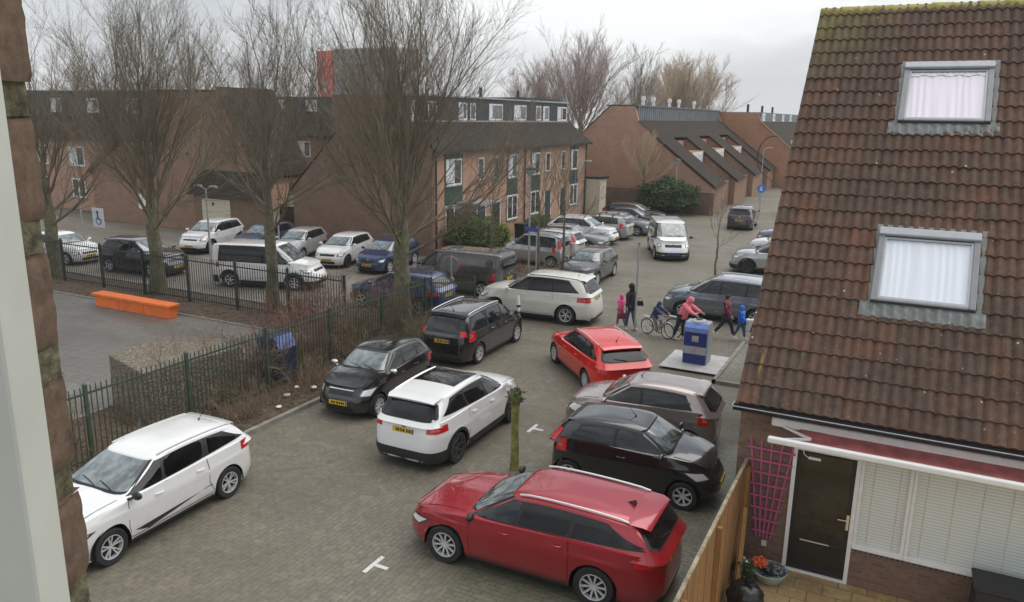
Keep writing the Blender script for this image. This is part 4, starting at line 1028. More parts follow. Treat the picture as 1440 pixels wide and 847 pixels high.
car('suv', 'white off-road car facing the street in the middle of the row', 'car', -16.72, 42.5, R(0), WHITE, SP(HATCH, L=4.35, W=1.82, H=1.6, wb=2.65, cowl=1.1, rooff=1.85, roofr=.55, rgx=.1, rgz=1.1, nose=.85, cowlz=1.07, beltr=1.12, tailz=1.1, wr=.34, clad=1, cuts=[(.1, .05), (-.8, -.84)], dr0=-1.7, dr1=-1.4, qtop=.8, dlo0=1.06, dlo1=1.16, scale=.965, rails=M['rim'], chromeg=1), g_)
car('hatchback', 'pale grey car with roof bars parked nose-in', 'car', -16.5, 44.9, R(180), paint('pale_grey', (.42, .43, .41), .3, .3), SP(HATCH, L=4.05, H=1.5, bars=1, rgz=1.0, tl=(.74, 1.05), tlp=(48, 68), gr=.76, scale=.97, roofr=.3), g_)
car('hatchback', 'mauve grey car with low bonnet, second last in the row', 'car', -16.0, 47.4, R(0), PURP, SP(HATCH, L=4.3, H=1.4, cowl=1.2, rooff=2.0, roofr=.8, rgx=.3, scale=.97), g_)
car('saloon_car', 'black saloon car at the far end of the row', 'car', -16.1, 50.0, R(0), paint('slate_black', (.035, .038, .042), .3, .25), SP(HATCH, L=4.6, W=1.8, H=1.44, wb=2.7, cowl=1.3, rooff=2.1, roofr=1.1, rgx=.6, rgz=.98, nose=.68, cowlz=.95, beltr=.97, cuts=[(.1, .05), (-.8, -.84)], dr0=-1.6, dr1=-1.2, qtop=.75, scale=.98), g_)
car('estate_car', 'black estate car at the back of the row, by the side wall', 'car', -16.9, 52.6, R(0), paint('slate_black', (.035, .038, .042), .3, .25), SP(HATCH, L=4.6, W=1.8, H=1.46, wb=2.7, cowl=1.25, rooff=2.05, roofr=.6, rgx=.15, cuts=[(.1, .05), (-.8, -.84)], dr0=-1.9, dr1=-1.6, qtop=.85, scale=.98), g_)
car('hatchback', 'dark grey hatchback standing at the kerb in front of the parking row', 'car', -12.42, 32.6, R(-88), DGREY, SP(HATCH, L=4.15, W=1.72, H=1.43, wb=2.52, cowl=1.12, rooff=1.85, roofr=.5, rgx=.1, spokes=7, cuts=[(.08, .02), (-.78, -.82)], dr0=-1.45, dr1=-1.25, qtop=.8, scale=.965))
# --- right side of the street
car('people_carrier', 'blue grey people carrier behind the cyclists, its back hidden by the roof', 'car', -5.55, 28.55, R(181), BGREY, SP(HATCH, L=4.6, W=1.83, H=1.67, wb=2.73, fo=.92, cowl=1.02, rooff=1.9, roofr=.5, rgx=.1, rgz=1.08, nose=.78, cowlz=1.06, beltr=1.1, tailz=1.1, wr=.33, rails=M['rim'], cuts=[(.78, .2), (.02, -.03), (-.95, -.98)], dr0=-1.85, dr1=-1.6, qtop=.9, dlo0=1.04, dlo1=1.1, scale=.955, hi_mould=MGREY, spokes=7, gr=.76, ap=.06))
car('suv', 'silver off-road car with dark lower trim beyond the blue grey people carrier', 'car', -5.15, 38.6, R(184), SILVER, SP(HATCH, L=4.45, W=1.85, H=1.61, wb=2.68, fo=.93, cowl=1.15, rooff=1.95, roofr=.5, rgx=.1, rgz=1.1, nose=.88, cowlz=1.08, beltr=1.14, tailz=1.1, wr=.34, clad=1, cladz=.42, rim='dark', cuts=[(.1, .05), (-.8, -.84)], dr0=-1.75, dr1=-1.45, qtop=.7, dlo0=1.08, dlo1=1.18, scale=.975, tint=1))
car('hatchback', 'white car beyond the silver off-road car', 'car', -5.4, 43.6, R(184), WHITE, SP(HATCH, L=4.1, scale=.97))
car('hatchback', 'blue and silver car furthest along the right kerb', 'car', -5.6, 47.6, R(184), paint('lavender_blue', (.22, .23, .32), .3, .28), SP(HATCH, L=4.1, scale=.97, tl=(.75, 1.03)))
car('suv', 'dark aubergine car driving away up the street', 'car', -9.79, 54.7, R(94), DBROWN, SP(HATCH, L=4.2, W=1.8, H=1.6, cowl=1.1, rooff=1.8, roofr=.5, rgx=.15, rgz=1.05, cowlz=1.05, beltr=1.08, tailz=1.05, scale=.97, tl=(.8, 1.0), rpz=.7, tlp=(30, 62)))
# --- the lot behind the playground fence
car('suv', 'black car behind the dark playground fence, left of the white van', 'car', -30.68, 23.48, R(3), BLACK, SP(HATCH, L=4.35, W=1.8, H=1.6, wb=2.63, cowl=1.12, rooff=1.95, roofr=.5, rgx=.1, rgz=1.1, nose=.84, cowlz=1.07, beltr=1.1, tailz=1.08, wr=.34, cuts=[(.05, .0), (-.8, -.84)], dr0=-1.7, dr1=-1.4, qtop=.85, dlo0=1.05, dlo1=1.14, scale=.985, tint=1))
car('suv', 'white off-road car facing the camera in front of the cream garage door', 'car', -32.91, 29.5, R(-77), WHITE, SP(HATCH, L=4.2, W=1.78, H=1.62, wb=2.5, cowl=1.05, rooff=1.75, roofr=.45, rgx=.1, rgz=1.1, nose=.88, cowlz=1.07, beltr=1.1, tailz=1.08, wr=.34, clad=1, chromeg=1, cuts=[(.1, .05), (-.8, -.84)], dr0=-1.6, dr1=-1.4, qtop=.85, scale=.975))
car('estate_car', 'slate blue car beside the white off-road car', 'car', -30.4, 30.8, R(-82), paint('slate_blue', (.10, .13, .19), .3, .28), SP(HATCH, L=4.3, H=1.45, scale=.975, cowl=1.1, rooff=1.85))
car('van', 'white van with long side windows and sloping bonnet behind the fence', 'van', -23.75, 24.3, R(17), WHITE, SP(VAN, L=4.75, H=1.90, wb=2.95, cowl=1.0, rooff=1.8, nose=.92, cowlz=1.18, rgz=1.15, dlo0=1.14, clad=1, cladz=.4, cuts=[(.6, .5), (.47, .40)], dr0=-1.95, dr1=-1.9, scale=.975, mirmat=M['black'], platemat=M['plate']))
car('hatchback', 'pale silver car with bright windscreen, left of the white hatchback', 'car', -27.6, 30.4, R(-75), paint('pale_silver', (.6, .6, .6), .3, .28), SP(HATCH, scale=.96))
car('hatchback', 'white hatchback with dark wheels facing the camera beside the dark blue one', 'car', -24.46, 30.1, R(-78), WHITE, SP(HATCH, L=4.0, rim='dark', chromeg=1, scale=.975, hl=(.6, .76)))
car('hatchback', 'dark blue hatchback parked between the white hatchback and the brick gable', 'car', -21.83, 30.1, R(-84), NAVY, SP(HATCH, L=4.1, scale=.975, hl=(.58, .72)))
car('hatchback', 'white car at the left edge, mostly behind the brick window pier', 'car', -36.2, 23.3, R(2), WHITE, SP(HATCH, scale=.975))
# ------------------------------------------------------------------ other buildings
def wpane(root, axis, fixed, u0, u1, z0, z1, sgn, div=0, curt=None, t=.06, frame='white'):
    """window on a wall; axis 'x' = wall plane x const (u is y) ; 'y' = wall plane y const (u is x)"""
    def bx(mb, a0, a1, c0, c1, d0, d1):
        lo, hi = sorted((fixed+sgn*d0, fixed+sgn*d1))
        if axis == 'x': mb.box(lo, hi, a0, a1, c0, c1)
        else: mb.box(a0, a1, lo, hi, c0, c1)
    f = MB(); bx(f, u0, u0+t, z0, z1, -.02, .03); bx(f, u1-t, u1, z0, z1, -.02, .03); bx(f, u0+t, u1-t, z0, z0+t, -.02, .03); bx(f, u0+t, u1-t, z1-t, z1, -.02, .03)
    for k in range(div): c = lerp(u0, u1, (k+1)/(div+1)); bx(f, c-t/2, c+t/2, z0+t, z1-t, -.02, .028)
    o = f.build('window', M[frame], root)
    g = MB(); bx(g, u0+t, u1-t, z0+t, z1-t, .0, .008); g.build('pane', M['glass_win'], o)
    if curt: 
        c = MB(); w_ = (u1-u0)*curt; bx(c, u0+t, u0+w_, z0+t+.05, z1-t, .008, .012); c.build('net_curtain', M['curt_w'], o)
    s = MB(); bx(s, u0-.05, u1+.05, z0-.05, z0, -.02, .07); s.build('sill', M['concrete'], o)
    return o
# ---- terrace B: brick row with black dormer along the roof
tb = empty('brick_terrace', (-21.6, 33.8, 0), 0, 'brick terrace of four houses with dark flat-topped dormer behind the parked row', 'house row')
XB = 0.0; LB = 21.1
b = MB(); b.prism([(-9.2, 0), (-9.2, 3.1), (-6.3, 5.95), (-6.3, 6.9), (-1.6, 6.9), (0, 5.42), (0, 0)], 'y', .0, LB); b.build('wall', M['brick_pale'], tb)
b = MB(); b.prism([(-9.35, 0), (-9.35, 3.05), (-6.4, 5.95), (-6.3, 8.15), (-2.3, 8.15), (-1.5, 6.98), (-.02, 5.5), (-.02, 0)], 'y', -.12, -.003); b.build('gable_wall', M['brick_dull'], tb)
b = MB(); b.grid([[(.35, y, 5.42) for y in (-.2, LB+.15)], [(-1.6, y, 6.93) for y in (-.2, LB+.15)]])
b.grid([[(-6.1, y, 6.25) for y in (-.2, LB+.15)], [(-9.5, y, 2.95) for y in (-.2, LB+.15)]]); b.grid([[(.35, y, 5.42) for y in (LB+.15, -.2)], [(.35, y, 5.32) for y in (LB+.15, -.2)]])
b.build('roof', M['roof_far2'], tb)
b = MB(); b.box(-6.2, -1.62, .0, LB-.1, 6.86, 8.18); b.build('dormer', M['slate'], tb)
b = MB(); b.box(-6.3, -1.5, -.1, LB, 8.18, 8.27); b.box(-1.62, -1.48, .0, LB-.1, 6.84, 6.92); b.build('dormer_edge', M['alu_l'], tb)
b = MB(); b.box(-.003, .02, 0, LB, 5.28, 5.46); b.box(.30, .42, -.2, LB+.15, 5.30, 5.42); b.build('gutter', M['dark'], tb)
for (u0, u1, dv, cu) in ((.4, 1.1, 0, .5), (2.0, 2.9, 1, None), (5.2, 6.15, 0, .6), (6.5, 7.15, 0, None), (8.83, 10.6, 0, .25), (12.2, 14.0, 1, .5), (15.5, 16.35, 0, None), (16.7, 17.7, 0, .3), (19.2, 20.9, 1, .4)):
    wpane(tb, 'x', -1.62, u0, u1, 6.95, 7.92, 1, dv, cu, t=.09)
for k, (s0, s1) in enumerate(((1.05, 2.9), (8.2, 9.65), (11.5, 13.0), (18.0, 19.5))):
    flip = k % 2 == 0
    b = MB(); b.box(0, .02, s0, s1, .9, 5.2); b.build('front_panel', M['green' if k < 3 else 'slate'], tb)
    wpane(tb, 'x', .025, s0+.1, s1-.15, 3.55, 4.95, 1, 1 if k == 0 else 0, .5 if k != 3 else .3, t=.09)
    wpane(tb, 'x', .025, s0+.0, s1-.05, 1.0, 2.5, 1, 1, None, t=.09)
for k, (s0, s1) in enumerate(((4.6, 5.3), (6.4, 7.1), (13.8, 14.55), (16.4, 17.1))):
    wpane(tb, 'x', .0, s0, s1, 3.65, 4.9, 1, 0, None, t=.08)
    b = MB(); b.box(0, .03, s0-.1, s0+.85, .05, 2.35); d = b.build('front_door', M['dark' if k % 2 else 'slate'], tb)
    b = MB(); b.box(0, .05, s0-.17, s0-.1, .05, 2.4); b.box(0, .05, s0+.85, s0+.92, .05, 2.4); b.build('door_frame', M['white'], d)
for y in (.12, 10.55, 20.9):
    b = MB(); b.tube([(.08, y, .1), (.08, y, 5.3)], .05, 8); b.build('downpipe', M['dark'], tb)
b = MB(); b.box(.0, 1.5, 2.2, 4.6, 2.5, 2.62); b.build('porch_roof', M['alu_l'], tb)
for y in (10.6, 15.9, 3.2):
    b = MB(); b.tube([(-3.2, y, 8.2), (-3.2, y, 8.95)], .11, 8); b.build('flue', M['dark'], tb)
b = MB(); b.box(-1.2, .0, LB+.0, LB+1.35, 0, 2.75); sh = tag(b.build('brick_shed', M['cream'], None, 0, (-20.4, 33.8, 0)), 'cream sided shed with flat dark roof beside the end of the terrace', 'shed')
b = MB(); b.box(-1.3, .15, LB-.05, LB+1.5, 2.75, 2.9); b.build('shed_roof', M['dark'], sh)
# ---- row E: stepped roofs behind the round green bush
te = empty('brick_row', (-13.2, 60.7, 0), 0, 'brick row with long stepped tile roofs, grey flat dormer and white pipes', 'house row')
LE = 30.2
prof = [(-11.6, 0), (-11.6, 5.5), (-8.7, 8.2), (-6.7, 8.2), (-6.35, 6.95), (-.1, 2.25), (-.1, 0)]
b = MB(); b.prism([(p[0], p[1]) for p in prof], 'y', 0, .3); b.prism(prof, 'y', LE-.3, LE); b.box(-11.6, -4.8, .3, LE-.3, 0, 5.4); b.build('wall', M['brick_pale'], te)
b = MB(); b.box(-9.0, -6.55, .3, LE-.2, 6.9, 8.15); b.build('dormer', M['slate_l'], te)
b = MB(); b.box(-9.1, -6.45, .0, LE, 8.15, 8.25); b.build('dormer_edge', M['slate_l'], te)
b = MB()
for k in range(int(LE/.6)): b.box(-6.55, -6.53, .35+k*.6, .37+k*.6, 6.9, 8.15)
b.build('cladding_joints', M['slate'], te)
sl_ = (6.95-2.25)/(6.25)
def rz_(x): return 2.25+(-.1-x)*sl_
b = MB(); b.grid([[(-4.6, y, rz_(-4.6)+.06) for y in (-.1, LE+.1)], [(-6.4, y, rz_(-6.4)+.06) for y in (-.1, LE+.1)]])
b.grid([[(-8.7, y, 8.26) for y in (-.1, LE+.1)], [(-11.8, y, 5.35) for y in (-.1, LE+.1)]]); b.build('roof', M['roof_far'], te)
for k in range(4):
    y0 = .0+k*8.6; y1 = min(y0+4.1, LE)
    if k == 3: y1 = LE
    b = MB(); b.prism([(-4.8, 0), (-4.8, rz_(-4.8)), (-.1, 2.25), (-.1, 0)], 'y', y0+(.3 if k == 0 else 0), y1); b.build('stepped_wing', M['brick_red'], te)
    b = MB(); rows = [[(.15, y, rz_(.15)+.06) for y in (y0-.1, y1+.08)], [(-4.75, y, rz_(-4.75)+.06) for y in (y0-.1, y1+.08)]]; b.grid(rows); b.grid([[rows[1][0], rows[0][0]][::-1], [tuple(Vector(rows[1][0])-Vector((0, 0, .22))), tuple(Vector(rows[0][0])-Vector((0, 0, .22)))][::-1]]); b.build('wing_roof', M['roof_far'], te)
    if k < 3: 
        b = MB(); b.box(-4.8, -.6, y1, y0+8.6, 0, 2.3); b.build('entrance_block', M['brick_red'], te)
        b = MB(); b.box(-4.8, -.5, y1, y0+8.6, 2.3, 2.4); b.build('entrance_roof', M['roof_far'], te)
        b = MB(); b.box(-4.8, -3.0, y1+.002, y0+8.598, 2.4, 4.55); b.build('upper_wall', M['brick_red'], te); wpane(te, 'x', -2.98, y1+.3, y1+3.9, 2.55, 4.5, 1, 1, .98, t=.28)
        wpane(te, 'x', -.58, y1+1.0, y1+2.0, 0.1, 2.1, 1, 0, None, t=.1, frame='cream')
for k, y in enumerate((4.3, 7.2, 12.3, 15.6, 21.5)):
    b = MB(); b.tube([(-7.4, y, 8.2), (-7.4, y, 9.05)], .13, 8); b.mat(M['white']); b.tube([(-7.4, y, 8.7), (-7.4, y, 9.0)], .2, 8); b.build('chimney_pipe', M['white'], te)
# low garden wall and hedge side
b = MB(); b.box(-24.2, -13.0, 59.9, 60.15, 0, 1.75); solo(b, 'garden_wall', M['brick_brown'], 'dark brown brick garden wall in front of the large blank gable', 'wall')
# ---- row F
tf = empty('brick_row', (-9.2, 91.0, 0), 0, 'orange brick gable row beyond the stepped roofs', 'house row')
prof = [(-13.6, 0), (-13.6, 5.2), (-10.6, 8.05), (-6.4, 8.05), (-6.0, 7.1), (-.1, 2.2), (-.1, 0)]
b = MB(); b.prism(prof, 'y', 0, .3); b.box(-13.6, -4.6, .3, 34, 0, 5.2); b.box(-4.6, -.2, .3, 34, 0, 2.0); b.build('wall', M['brick_orange'], tf)
b = MB(); b.grid([[(.2, y, 1.95) for y in (-.1, 34)], [(-6.1, y, 7.1) for y in (-.1, 34)]]); b.grid([[(-10.6, y, 8.1) for y in (-.1, 34)], [(-13.8, y, 5.1) for y in (-.1, 34)]]); b.build('roof', M['roof_far'], tf)
b = MB(); b.box(-10.6, -6.1, .3, 34, 7.0, 8.1); b.build('dormer', M['slate_l'], tf)
for u in (1.2, 8.5, 16, 23): wpane(tf, 'x', -6.1, u, u+1.8, 7.15, 8.0, 1, 1, .5, t=.2)
for u in (4, 9, 14.2, 19, 25):
    b = MB(); b.box(-3.2, -2.2, u, u+.9, rz_(-3.2)-.4, rz_(-3.2)+.45); b.build('roof_light', M['white'], tf)
for u in (2.5, 12, 20):
    b = MB(); b.tube([(-8, u, 8), (-8, u, 9.0)], .14, 8); b.build('chimney_pipe', M['dark'], tf)
# ---- house C behind the playground: gable and long row
tcn_ = empty('brick_house', (-42.0, 33.8, 0), 0, 'brick gable house behind the left playground trees', 'house')
b = MB(); b.prism([(-6.5, 0), (-6.5, 3.2), (-3.2, 5.2), (0, 5.2), (0, 8.35), (5.6, 8.3), (8.2, 3.6), (8.2, 3.0), (4.5, 3.0), (4.5, 0)], 'y', 0, 4.5); b.build('wall', M['brick_red'], tcn_)
b = MB(); b.grid([[(5.5, y, 8.62) for y in (-.15, 4.6)], [(8.35, y, 3.47) for y in (-.15, 4.6)]]); b.build('slope_roof', M['roof_far'], tcn_); b = MB(); b.grid([[(-3.1, y, 5.35) for y in (-.3, 4.5)], [(-6.8, y, 3.1) for y in (-.3, 4.5)]]); b.build('lower_roof', M['roof_far'], tcn_); b = MB()
b.box(-.1, 5.6, -.1, 4.5, 8.36, 8.44); b.build('roof', M['roof_far'], tcn_)
b = MB(); b.box(-2.1, -1.3, -.05, -.01, 1.0, 2.0); b.build('wall_board', M['white'], tcn_)
tc2 = empty('brick_terrace', (-42.2, 36.5, 0), 0, 'long brick terrace with dark dormer at far left behind the trees', 'house row')
b = MB(); b.box(-26, 0, 0, 9, 0, 5.2); b.build('wall', M['brick_pale'], tc2)
b = MB(); b.grid([[(x, -.4, 5.1) for x in (-26, .1)], [(x, 1.4, 6.75) for x in (-26, .1)]]); b.build('roof', M['roof_far'], tc2)
b = MB(); b.box(-26, -.1, 1.4, 8, 6.7, 8.5); b.build('dormer', M['slate'], tc2)
b = MB(); b.box(-26, 0, 1.3, 8, 8.5, 8.6); b.build('dormer_edge', M['alu_l'], tc2)
for k in range(6):
    u = -2.2-k*4.2; wpane(tc2, 'y', 1.4, u-1.3, u, 7.0, 8.0, -1, 1, .5, t=.1)
    wpane(tc2, 'y', 0, u-1.9, u-.2, 3.2, 4.6, -1, 1, .5, t=.1); wpane(tc2, 'y', 0, u-1.9, u-.4, .9, 2.3, -1, 1, None, t=.1)
# garage with cream door and lean-to tile roof
ga = empty('garage', (-38.2, 33.0, 0), 0, 'low garage with cream door and dark sloping tiled roof behind the white off-road car', 'garage')
b = MB(); b.box(0, 5.6, .05, .75, 0, 2.35); b.build('wall', M['brick_dull'], ga)
b = MB(); b.box(.7, 3.0, .0, .05, .05, 2.15); b.build('garage_door', M['cream'], ga)
b = MB(); b.grid([[(x, -.3, 2.35) for x in (-.2, 6.2)], [(x, .9, 3.9) for x in (-.2, 6.2)]]); b.build('roof', M['roof_far2'], ga)
b = MB(); b.prism([(-.28, 2.33), (.85, 2.33), (.85, 3.85)], 'x', -.15, -.1); b.build('side_board', M['green'], ga)
b = MB(); b.box(1.55, 1.7, -.02, 0, 1.75, 1.95); b.build('wall_lamp', M['dark'], ga)
# brown wooden fence between garage and gable
wf = empty('wooden_fence', (-32.5, 34.3, 0), 0, 'dark brown wooden garden fence between the garage and the brick gable', 'fence')
b = MB(); b.box(0, 2.4, -.02, .02, 0, 1.9); b.build('board_panel', M['wood_brown'], wf)
for x in (0, 1.2, 2.4):
    b = MB(); b.box(x-.05, x+.05, -.06, .06, 0, 2.0); b.build('post', M['wood_brown'], wf)
# ---- row D further back
td = empty('brick_terrace', (-64, 56, 0), 0, 'distant terrace with white dormer windows seen between the middle trees', 'house row')
b = MB(); b.box(0, 36, 0, 9, 0, 5.4); b.build('wall', M['brick_dull'], td)
b = MB(); b.grid([[(x, -.5, 5.2) for x in (0, 36)], [(x, 1.6, 7.3) for x in (0, 36)]]); b.build('roof', M['roof_far'], td)
b = MB(); b.box(0, 36, 1.6, 8, 7.2, 8.7); b.build('dormer', M['slate'], td)
for k in range(9):
    u = 1.5+k*3.9; wpane(td, 'y', 1.6, u, u+1.3, 7.4, 8.4, -1, 1, .8, t=.12); wpane(td, 'y', 0, u, u+1.7, 3.3, 4.7, -1, 1, .6, t=.1); wpane(td, 'y', 0, u, u+1.7, .9, 2.3, -1, 1, None, t=.1)
# ---- towers
M['tower_grey'] = plain('tower_concrete', (.42, .40, .385), .8, var=.1)
M['tower_red'] = plain('tower_red_panel', (.75, .11, .06), .7, var=.25, scale=.2)
def tower(name, label, x, y, w_, d_, h, mat, floors, bays, bal):
    t_ = empty(name, (x, y, 0), 0, label, 'tower')
    b = MB(); b.box(0, w_, 0, d_, 0, h); b.build('wall', mat, t_)
    if bal:
        for f in range(floors):
            z0 = h-2.9-(f*2.8)
            b = MB(); b.box(.6, w_-.4, -.9, -.003, z0, z0+.95); b.build('balcony', M['concrete'], t_)
            b = MB()
            for k in range(bays): u = .9+(w_-1.6)*k/bays; b.box(u, u+(w_-1.6)/bays*.55, -.05, -.004, z0+1.0, z0+2.4)
            b.build('window_strip', M['glass_win'], t_)
    else:
        b = MB()
        for f in range(floors): b.box(w_*.2, w_*.6, -.05, -.004, h-13-f*2.8, h-11.4-f*2.8)
        b.build('pale_panel', M['slab'], t_)
    return t_
tower('apartment_tower', 'red stair tower of the distant flats above the roofs', -214, 250, 7.4, 8, 31.3, M['tower_red'], 3, 1, False)
tower('apartment_tower', 'grey distant block of flats with rows of balconies', -206.2, 251, 30, 14, 32, M['tower_grey'], 9, 9, True)

b = MB(); b.tube([(-13.0+13.2-11.2, -.06, .1), (-11.0, -.06, 5.3)], .05, 8); b.build('downpipe', M['dark'], te)
for (u, z_) in ((2.6, 4.6), (3.1, 2.4)):
    b = MB(); b.box(u, u+.22, -.05, -.002, z_, z_+.16); b.build('vent_grille', M['dark'], tcn_)
# ------------------------------------------------------------------ trees
def barkmat(name, c1, c2):
    return plain(name, c1, .9, var=.35, scale=5, bump=.5)
M['bark'] = plain('green_bark', (.15, .14, .085), .92, var=.4, scale=6, bump=.6)
M['twig'] = plain('twig_bark', (.195, .165, .115), .92, var=.3, scale=1.2)
M['twig_r'] = plain('reddish_twigs', (.36, .27, .23), .92, var=.3, scale=.5)
M['twig_p'] = plain('pale_twigs', (.50, .39, .27), .92, var=.25, scale=.5)
M['twig_g'] = plain('grey_twigs', (.24, .21, .185), .92, var=.3, scale=.6)
class Twigs:
    """collects many thin tapered tubes quickly"""
    def __init__(s): s.v = []; s.f = []
    def tube(s, pts, rad, n):
        base = len(s.v); m = len(pts); u = None
        for i in range(m):
            a = pts[max(0, i-1)]; c = pts[min(m-1, i+1)]; d = (c-a); d.normalize()
            if u is None: u = d.orthogonal().normalized()
            else:
                u = u-d*u.dot(d); u.normalize()
            v = d.cross(u); p = pts[i]; r = rad[i]
            for k in range(n):
                t = 6.2832*k/n; ct, st = math.cos(t)*r, math.sin(t)*r
                s.v.append((p.x+u.x*ct+v.x*st, p.y+u.y*ct+v.y*st, p.z+u.z*ct+v.z*st))
        for i in range(m-1):
            for k in range(n):
                a = base+i*n+k; b = base+i*n+(k+1) % n; s.f.append((a, b, b+n, a+n))
    def build(s, name, mat, parent):
        me = bpy.data.meshes.new(name); me.from_pydata(s.v, [], s.f); me.materials.append(mat)
        me.polygons.foreach_set('use_smooth', [True]*len(me.polygons)); me.update()
        o = bpy.data.objects.new(name, me); C.objects.link(o); o.parent = parent; return o
def grow(T, rnd, p, d, L, r0, r1, up, wob, segs, n):
    pts = [p.copy()]; rad = [r0]; q = p.copy(); d = d.copy(); dirs = [d.copy()]
    for i in range(segs):
        d = d+Vector((rnd.gauss(0, wob), rnd.gauss(0, wob), rnd.gauss(0, wob*.6)+up)); d.normalize()
        q = q+d*(L/segs); pts.append(q.copy()); rad.append(lerp(r0, r1, (i+1)/segs)); dirs.append(d.copy())
    T.tube(pts, rad, n); return pts, dirs, rad
def side(rnd, d, ang):
    a = rnd.uniform(0, 6.283); o_ = d.orthogonal().normalized(); o2 = d.cross(o_)
    s_ = o_*math.cos(a)+o2*math.sin(a); return (d*math.cos(ang)+s_*math.sin(ang)).normalized()
def vase_tree(name, label, a, y, H, spread, tr, fork, seed, limbs=22, sec=8, ter=6, twg=4, group=None, bark='bark', twig='twig', lean=(0, 0), z=0, rs=1.0, lk=1.0):
    rnd = random.Random(seed); root = empty(name, (a, y, z), 0, label, 'tree', group); T = Twigs(); TR = Twigs()
    top = fork+H*.16; pts = []; rad = []
    for i in range(9):
        t = i/8; pts.append(Vector((lean[0]*t*top+rnd.gauss(0, .02), lean[1]*t*top+rnd.gauss(0, .02), top*t))); rad.append(tr*(1.35-.35*min(1, t*5))*(1-.25*t) if t < .75 else tr*.62*(1-.5*(t-.75)*4*.4))
    TR.tube(pts, rad, 14); TR.build('trunk', M[bark], root)
    for i in range(limbs):
        f = i/(limbs-1); z0 = lerp(fork*.86, top, f**.8); th = i*2.4+rnd.uniform(-.35, .35)
        ang = R(lerp(66, 7, f**.8)+rnd.uniform(-5, 5))
        d = Vector((math.sin(ang)*math.cos(th), math.sin(ang)*math.sin(th), math.cos(ang)))
        base = Vector((lean[0]*z0, lean[1]*z0, z0))
        L = lerp(spread*1.42, H-top, f**.6)*rnd.uniform(.85, 1.05); L = min(L, (H-z0)*1.08)
        r0 = lerp(.085, .06, f)*min(tr, .37)/.33*rnd.uniform(.8, 1.15)*lk*.9
        P, D, Rr = grow(T, rnd, base, d, L, r0, .010*rs, .058, .085, 10, 7)
        for j in range(sec):
            k = 1+int((len(P)-2)*(j+rnd.random())/sec); k = min(k, len(P)-2)
            LL = L*(.62-.35*k/len(P))*rnd.uniform(.7, 1.15)
            P2, D2, R2 = grow(T, rnd, P[k], side(rnd, D[k], R(rnd.uniform(18, 40))), LL, Rr[k]*.55, .006*rs, .10, .07, 6, 5)
            for m_ in range(ter):
                k2 = min(len(P2)-2, 1+int((len(P2)-2)*(m_+rnd.random())/ter)); L3 = LL*(.62-.3*k2/len(P2))*rnd.uniform(.6, 1.15)
                P3, D3, R3 = grow(T, rnd, P2[k2], side(rnd, D2[k2], R(rnd.uniform(18, 42))), L3, max(.006*rs, R2[k2]*.5), .0035*rs, .12, .09, 4, 3)
                for q in range(twg):
                    k3 = min(len(P3)-2, int((len(P3)-1)*(q+rnd.random())/twg)); grow(T, rnd, P3[k3], side(rnd, D3[k3], R(rnd.uniform(18, 45))), L3*rnd.uniform(.35, .7), .0045*rs, .0028*rs, .12, .10, 2, 3)
    T.build('branches', M[twig], root); return root
gt = 'row of bare trees along the playground fence'
vase_tree('bare_tree', 'largest bare many-stemmed tree in front of the brick gable, trunk by the black cars', -14.95, 21.35, 11.7, 5.3, .30, 2.9, 11, 23, 10, 8, 6, gt, rs=.72)
vase_tree('bare_tree', 'bare many-stemmed tree behind the orange bench', -26.2, 20.6, 11.2, 4.9, .28, 3.0, 12, 20, 10, 8, 6, gt, rs=.72)
vase_tree('bare_tree', 'slender bare tree in front of the white van with side windows', -20.2, 20.7, 11.0, 3.3, .22, 3.5, 13, 15, 8, 7, 5, gt, rs=.8)
vase_tree('bare_tree', 'bare tree at the left edge beside the brick window pier', -33.0, 20.8, 10.6, 3.8, .29, 2.6, 14, 17, 8, 7, 4, gt, rs=.8)
# trees far behind
gf_ = 'bare trees far behind the houses'
vase_tree('bare_tree', 'big reddish bare tree rising behind the right end of the dormer terrace', -38.3, 95, 16.6, 8.5, .5, 4, 21, 24, 9, 8, 4, gf_, 'bark', 'twig_r', rs=2.0, lk=1.3)
vase_tree('bare_tree', 'lower reddish bare tree left of the big reddish one', -44.5, 95, 13.2, 6.5, .4, 3.5, 22, 20, 8, 7, 4, gf_, 'bark', 'twig_r', rs=2.0, lk=1.3)
vase_tree('bare_tree', 'thin grey bare tree right of the big reddish one', -31.5, 97, 15.4, 3.6, .35, 5, 23, 12, 6, 5, 3, gf_, 'bark', 'twig_g', rs=2.2)
vase_tree('pale_tree', 'pale straw coloured leafless tree behind the grey flat dormer', -34.8, 130, 14.8, 11, .6, 2.5, 24, 30, 9, 8, 4, gf_, 'bark', 'twig_p', rs=4)
vase_tree('bare_tree', 'broad brownish tree between the reddish trees and the pale one', -42, 125, 12.5, 6, .5, 3, 25, 14, 6, 5, 3, gf_, 'bark', 'twig_p', rs=3)
for k, (x, y, h) in enumerate(((-78, 62, 12.5), (-68, 60, 13.5), (-58, 64, 13), (-90, 62, 13), (-60, 80, 15), (-82, 82, 15))):
    vase_tree('bare_tree', ['dark bare tree over the roof at far left', 'bare tree behind the left terrace, second over the roofline', 'bare tree behind the brick gable house', 'outermost bare tree behind the left terrace', 'tall bare tree far behind the middle trees', 'tall bare tree far behind the left terrace'][k], x, y, h, 4.5, .4, 4, 40+k, 14, 6, 5, 3, gf_, 'bark', 'twig_g', rs=2)
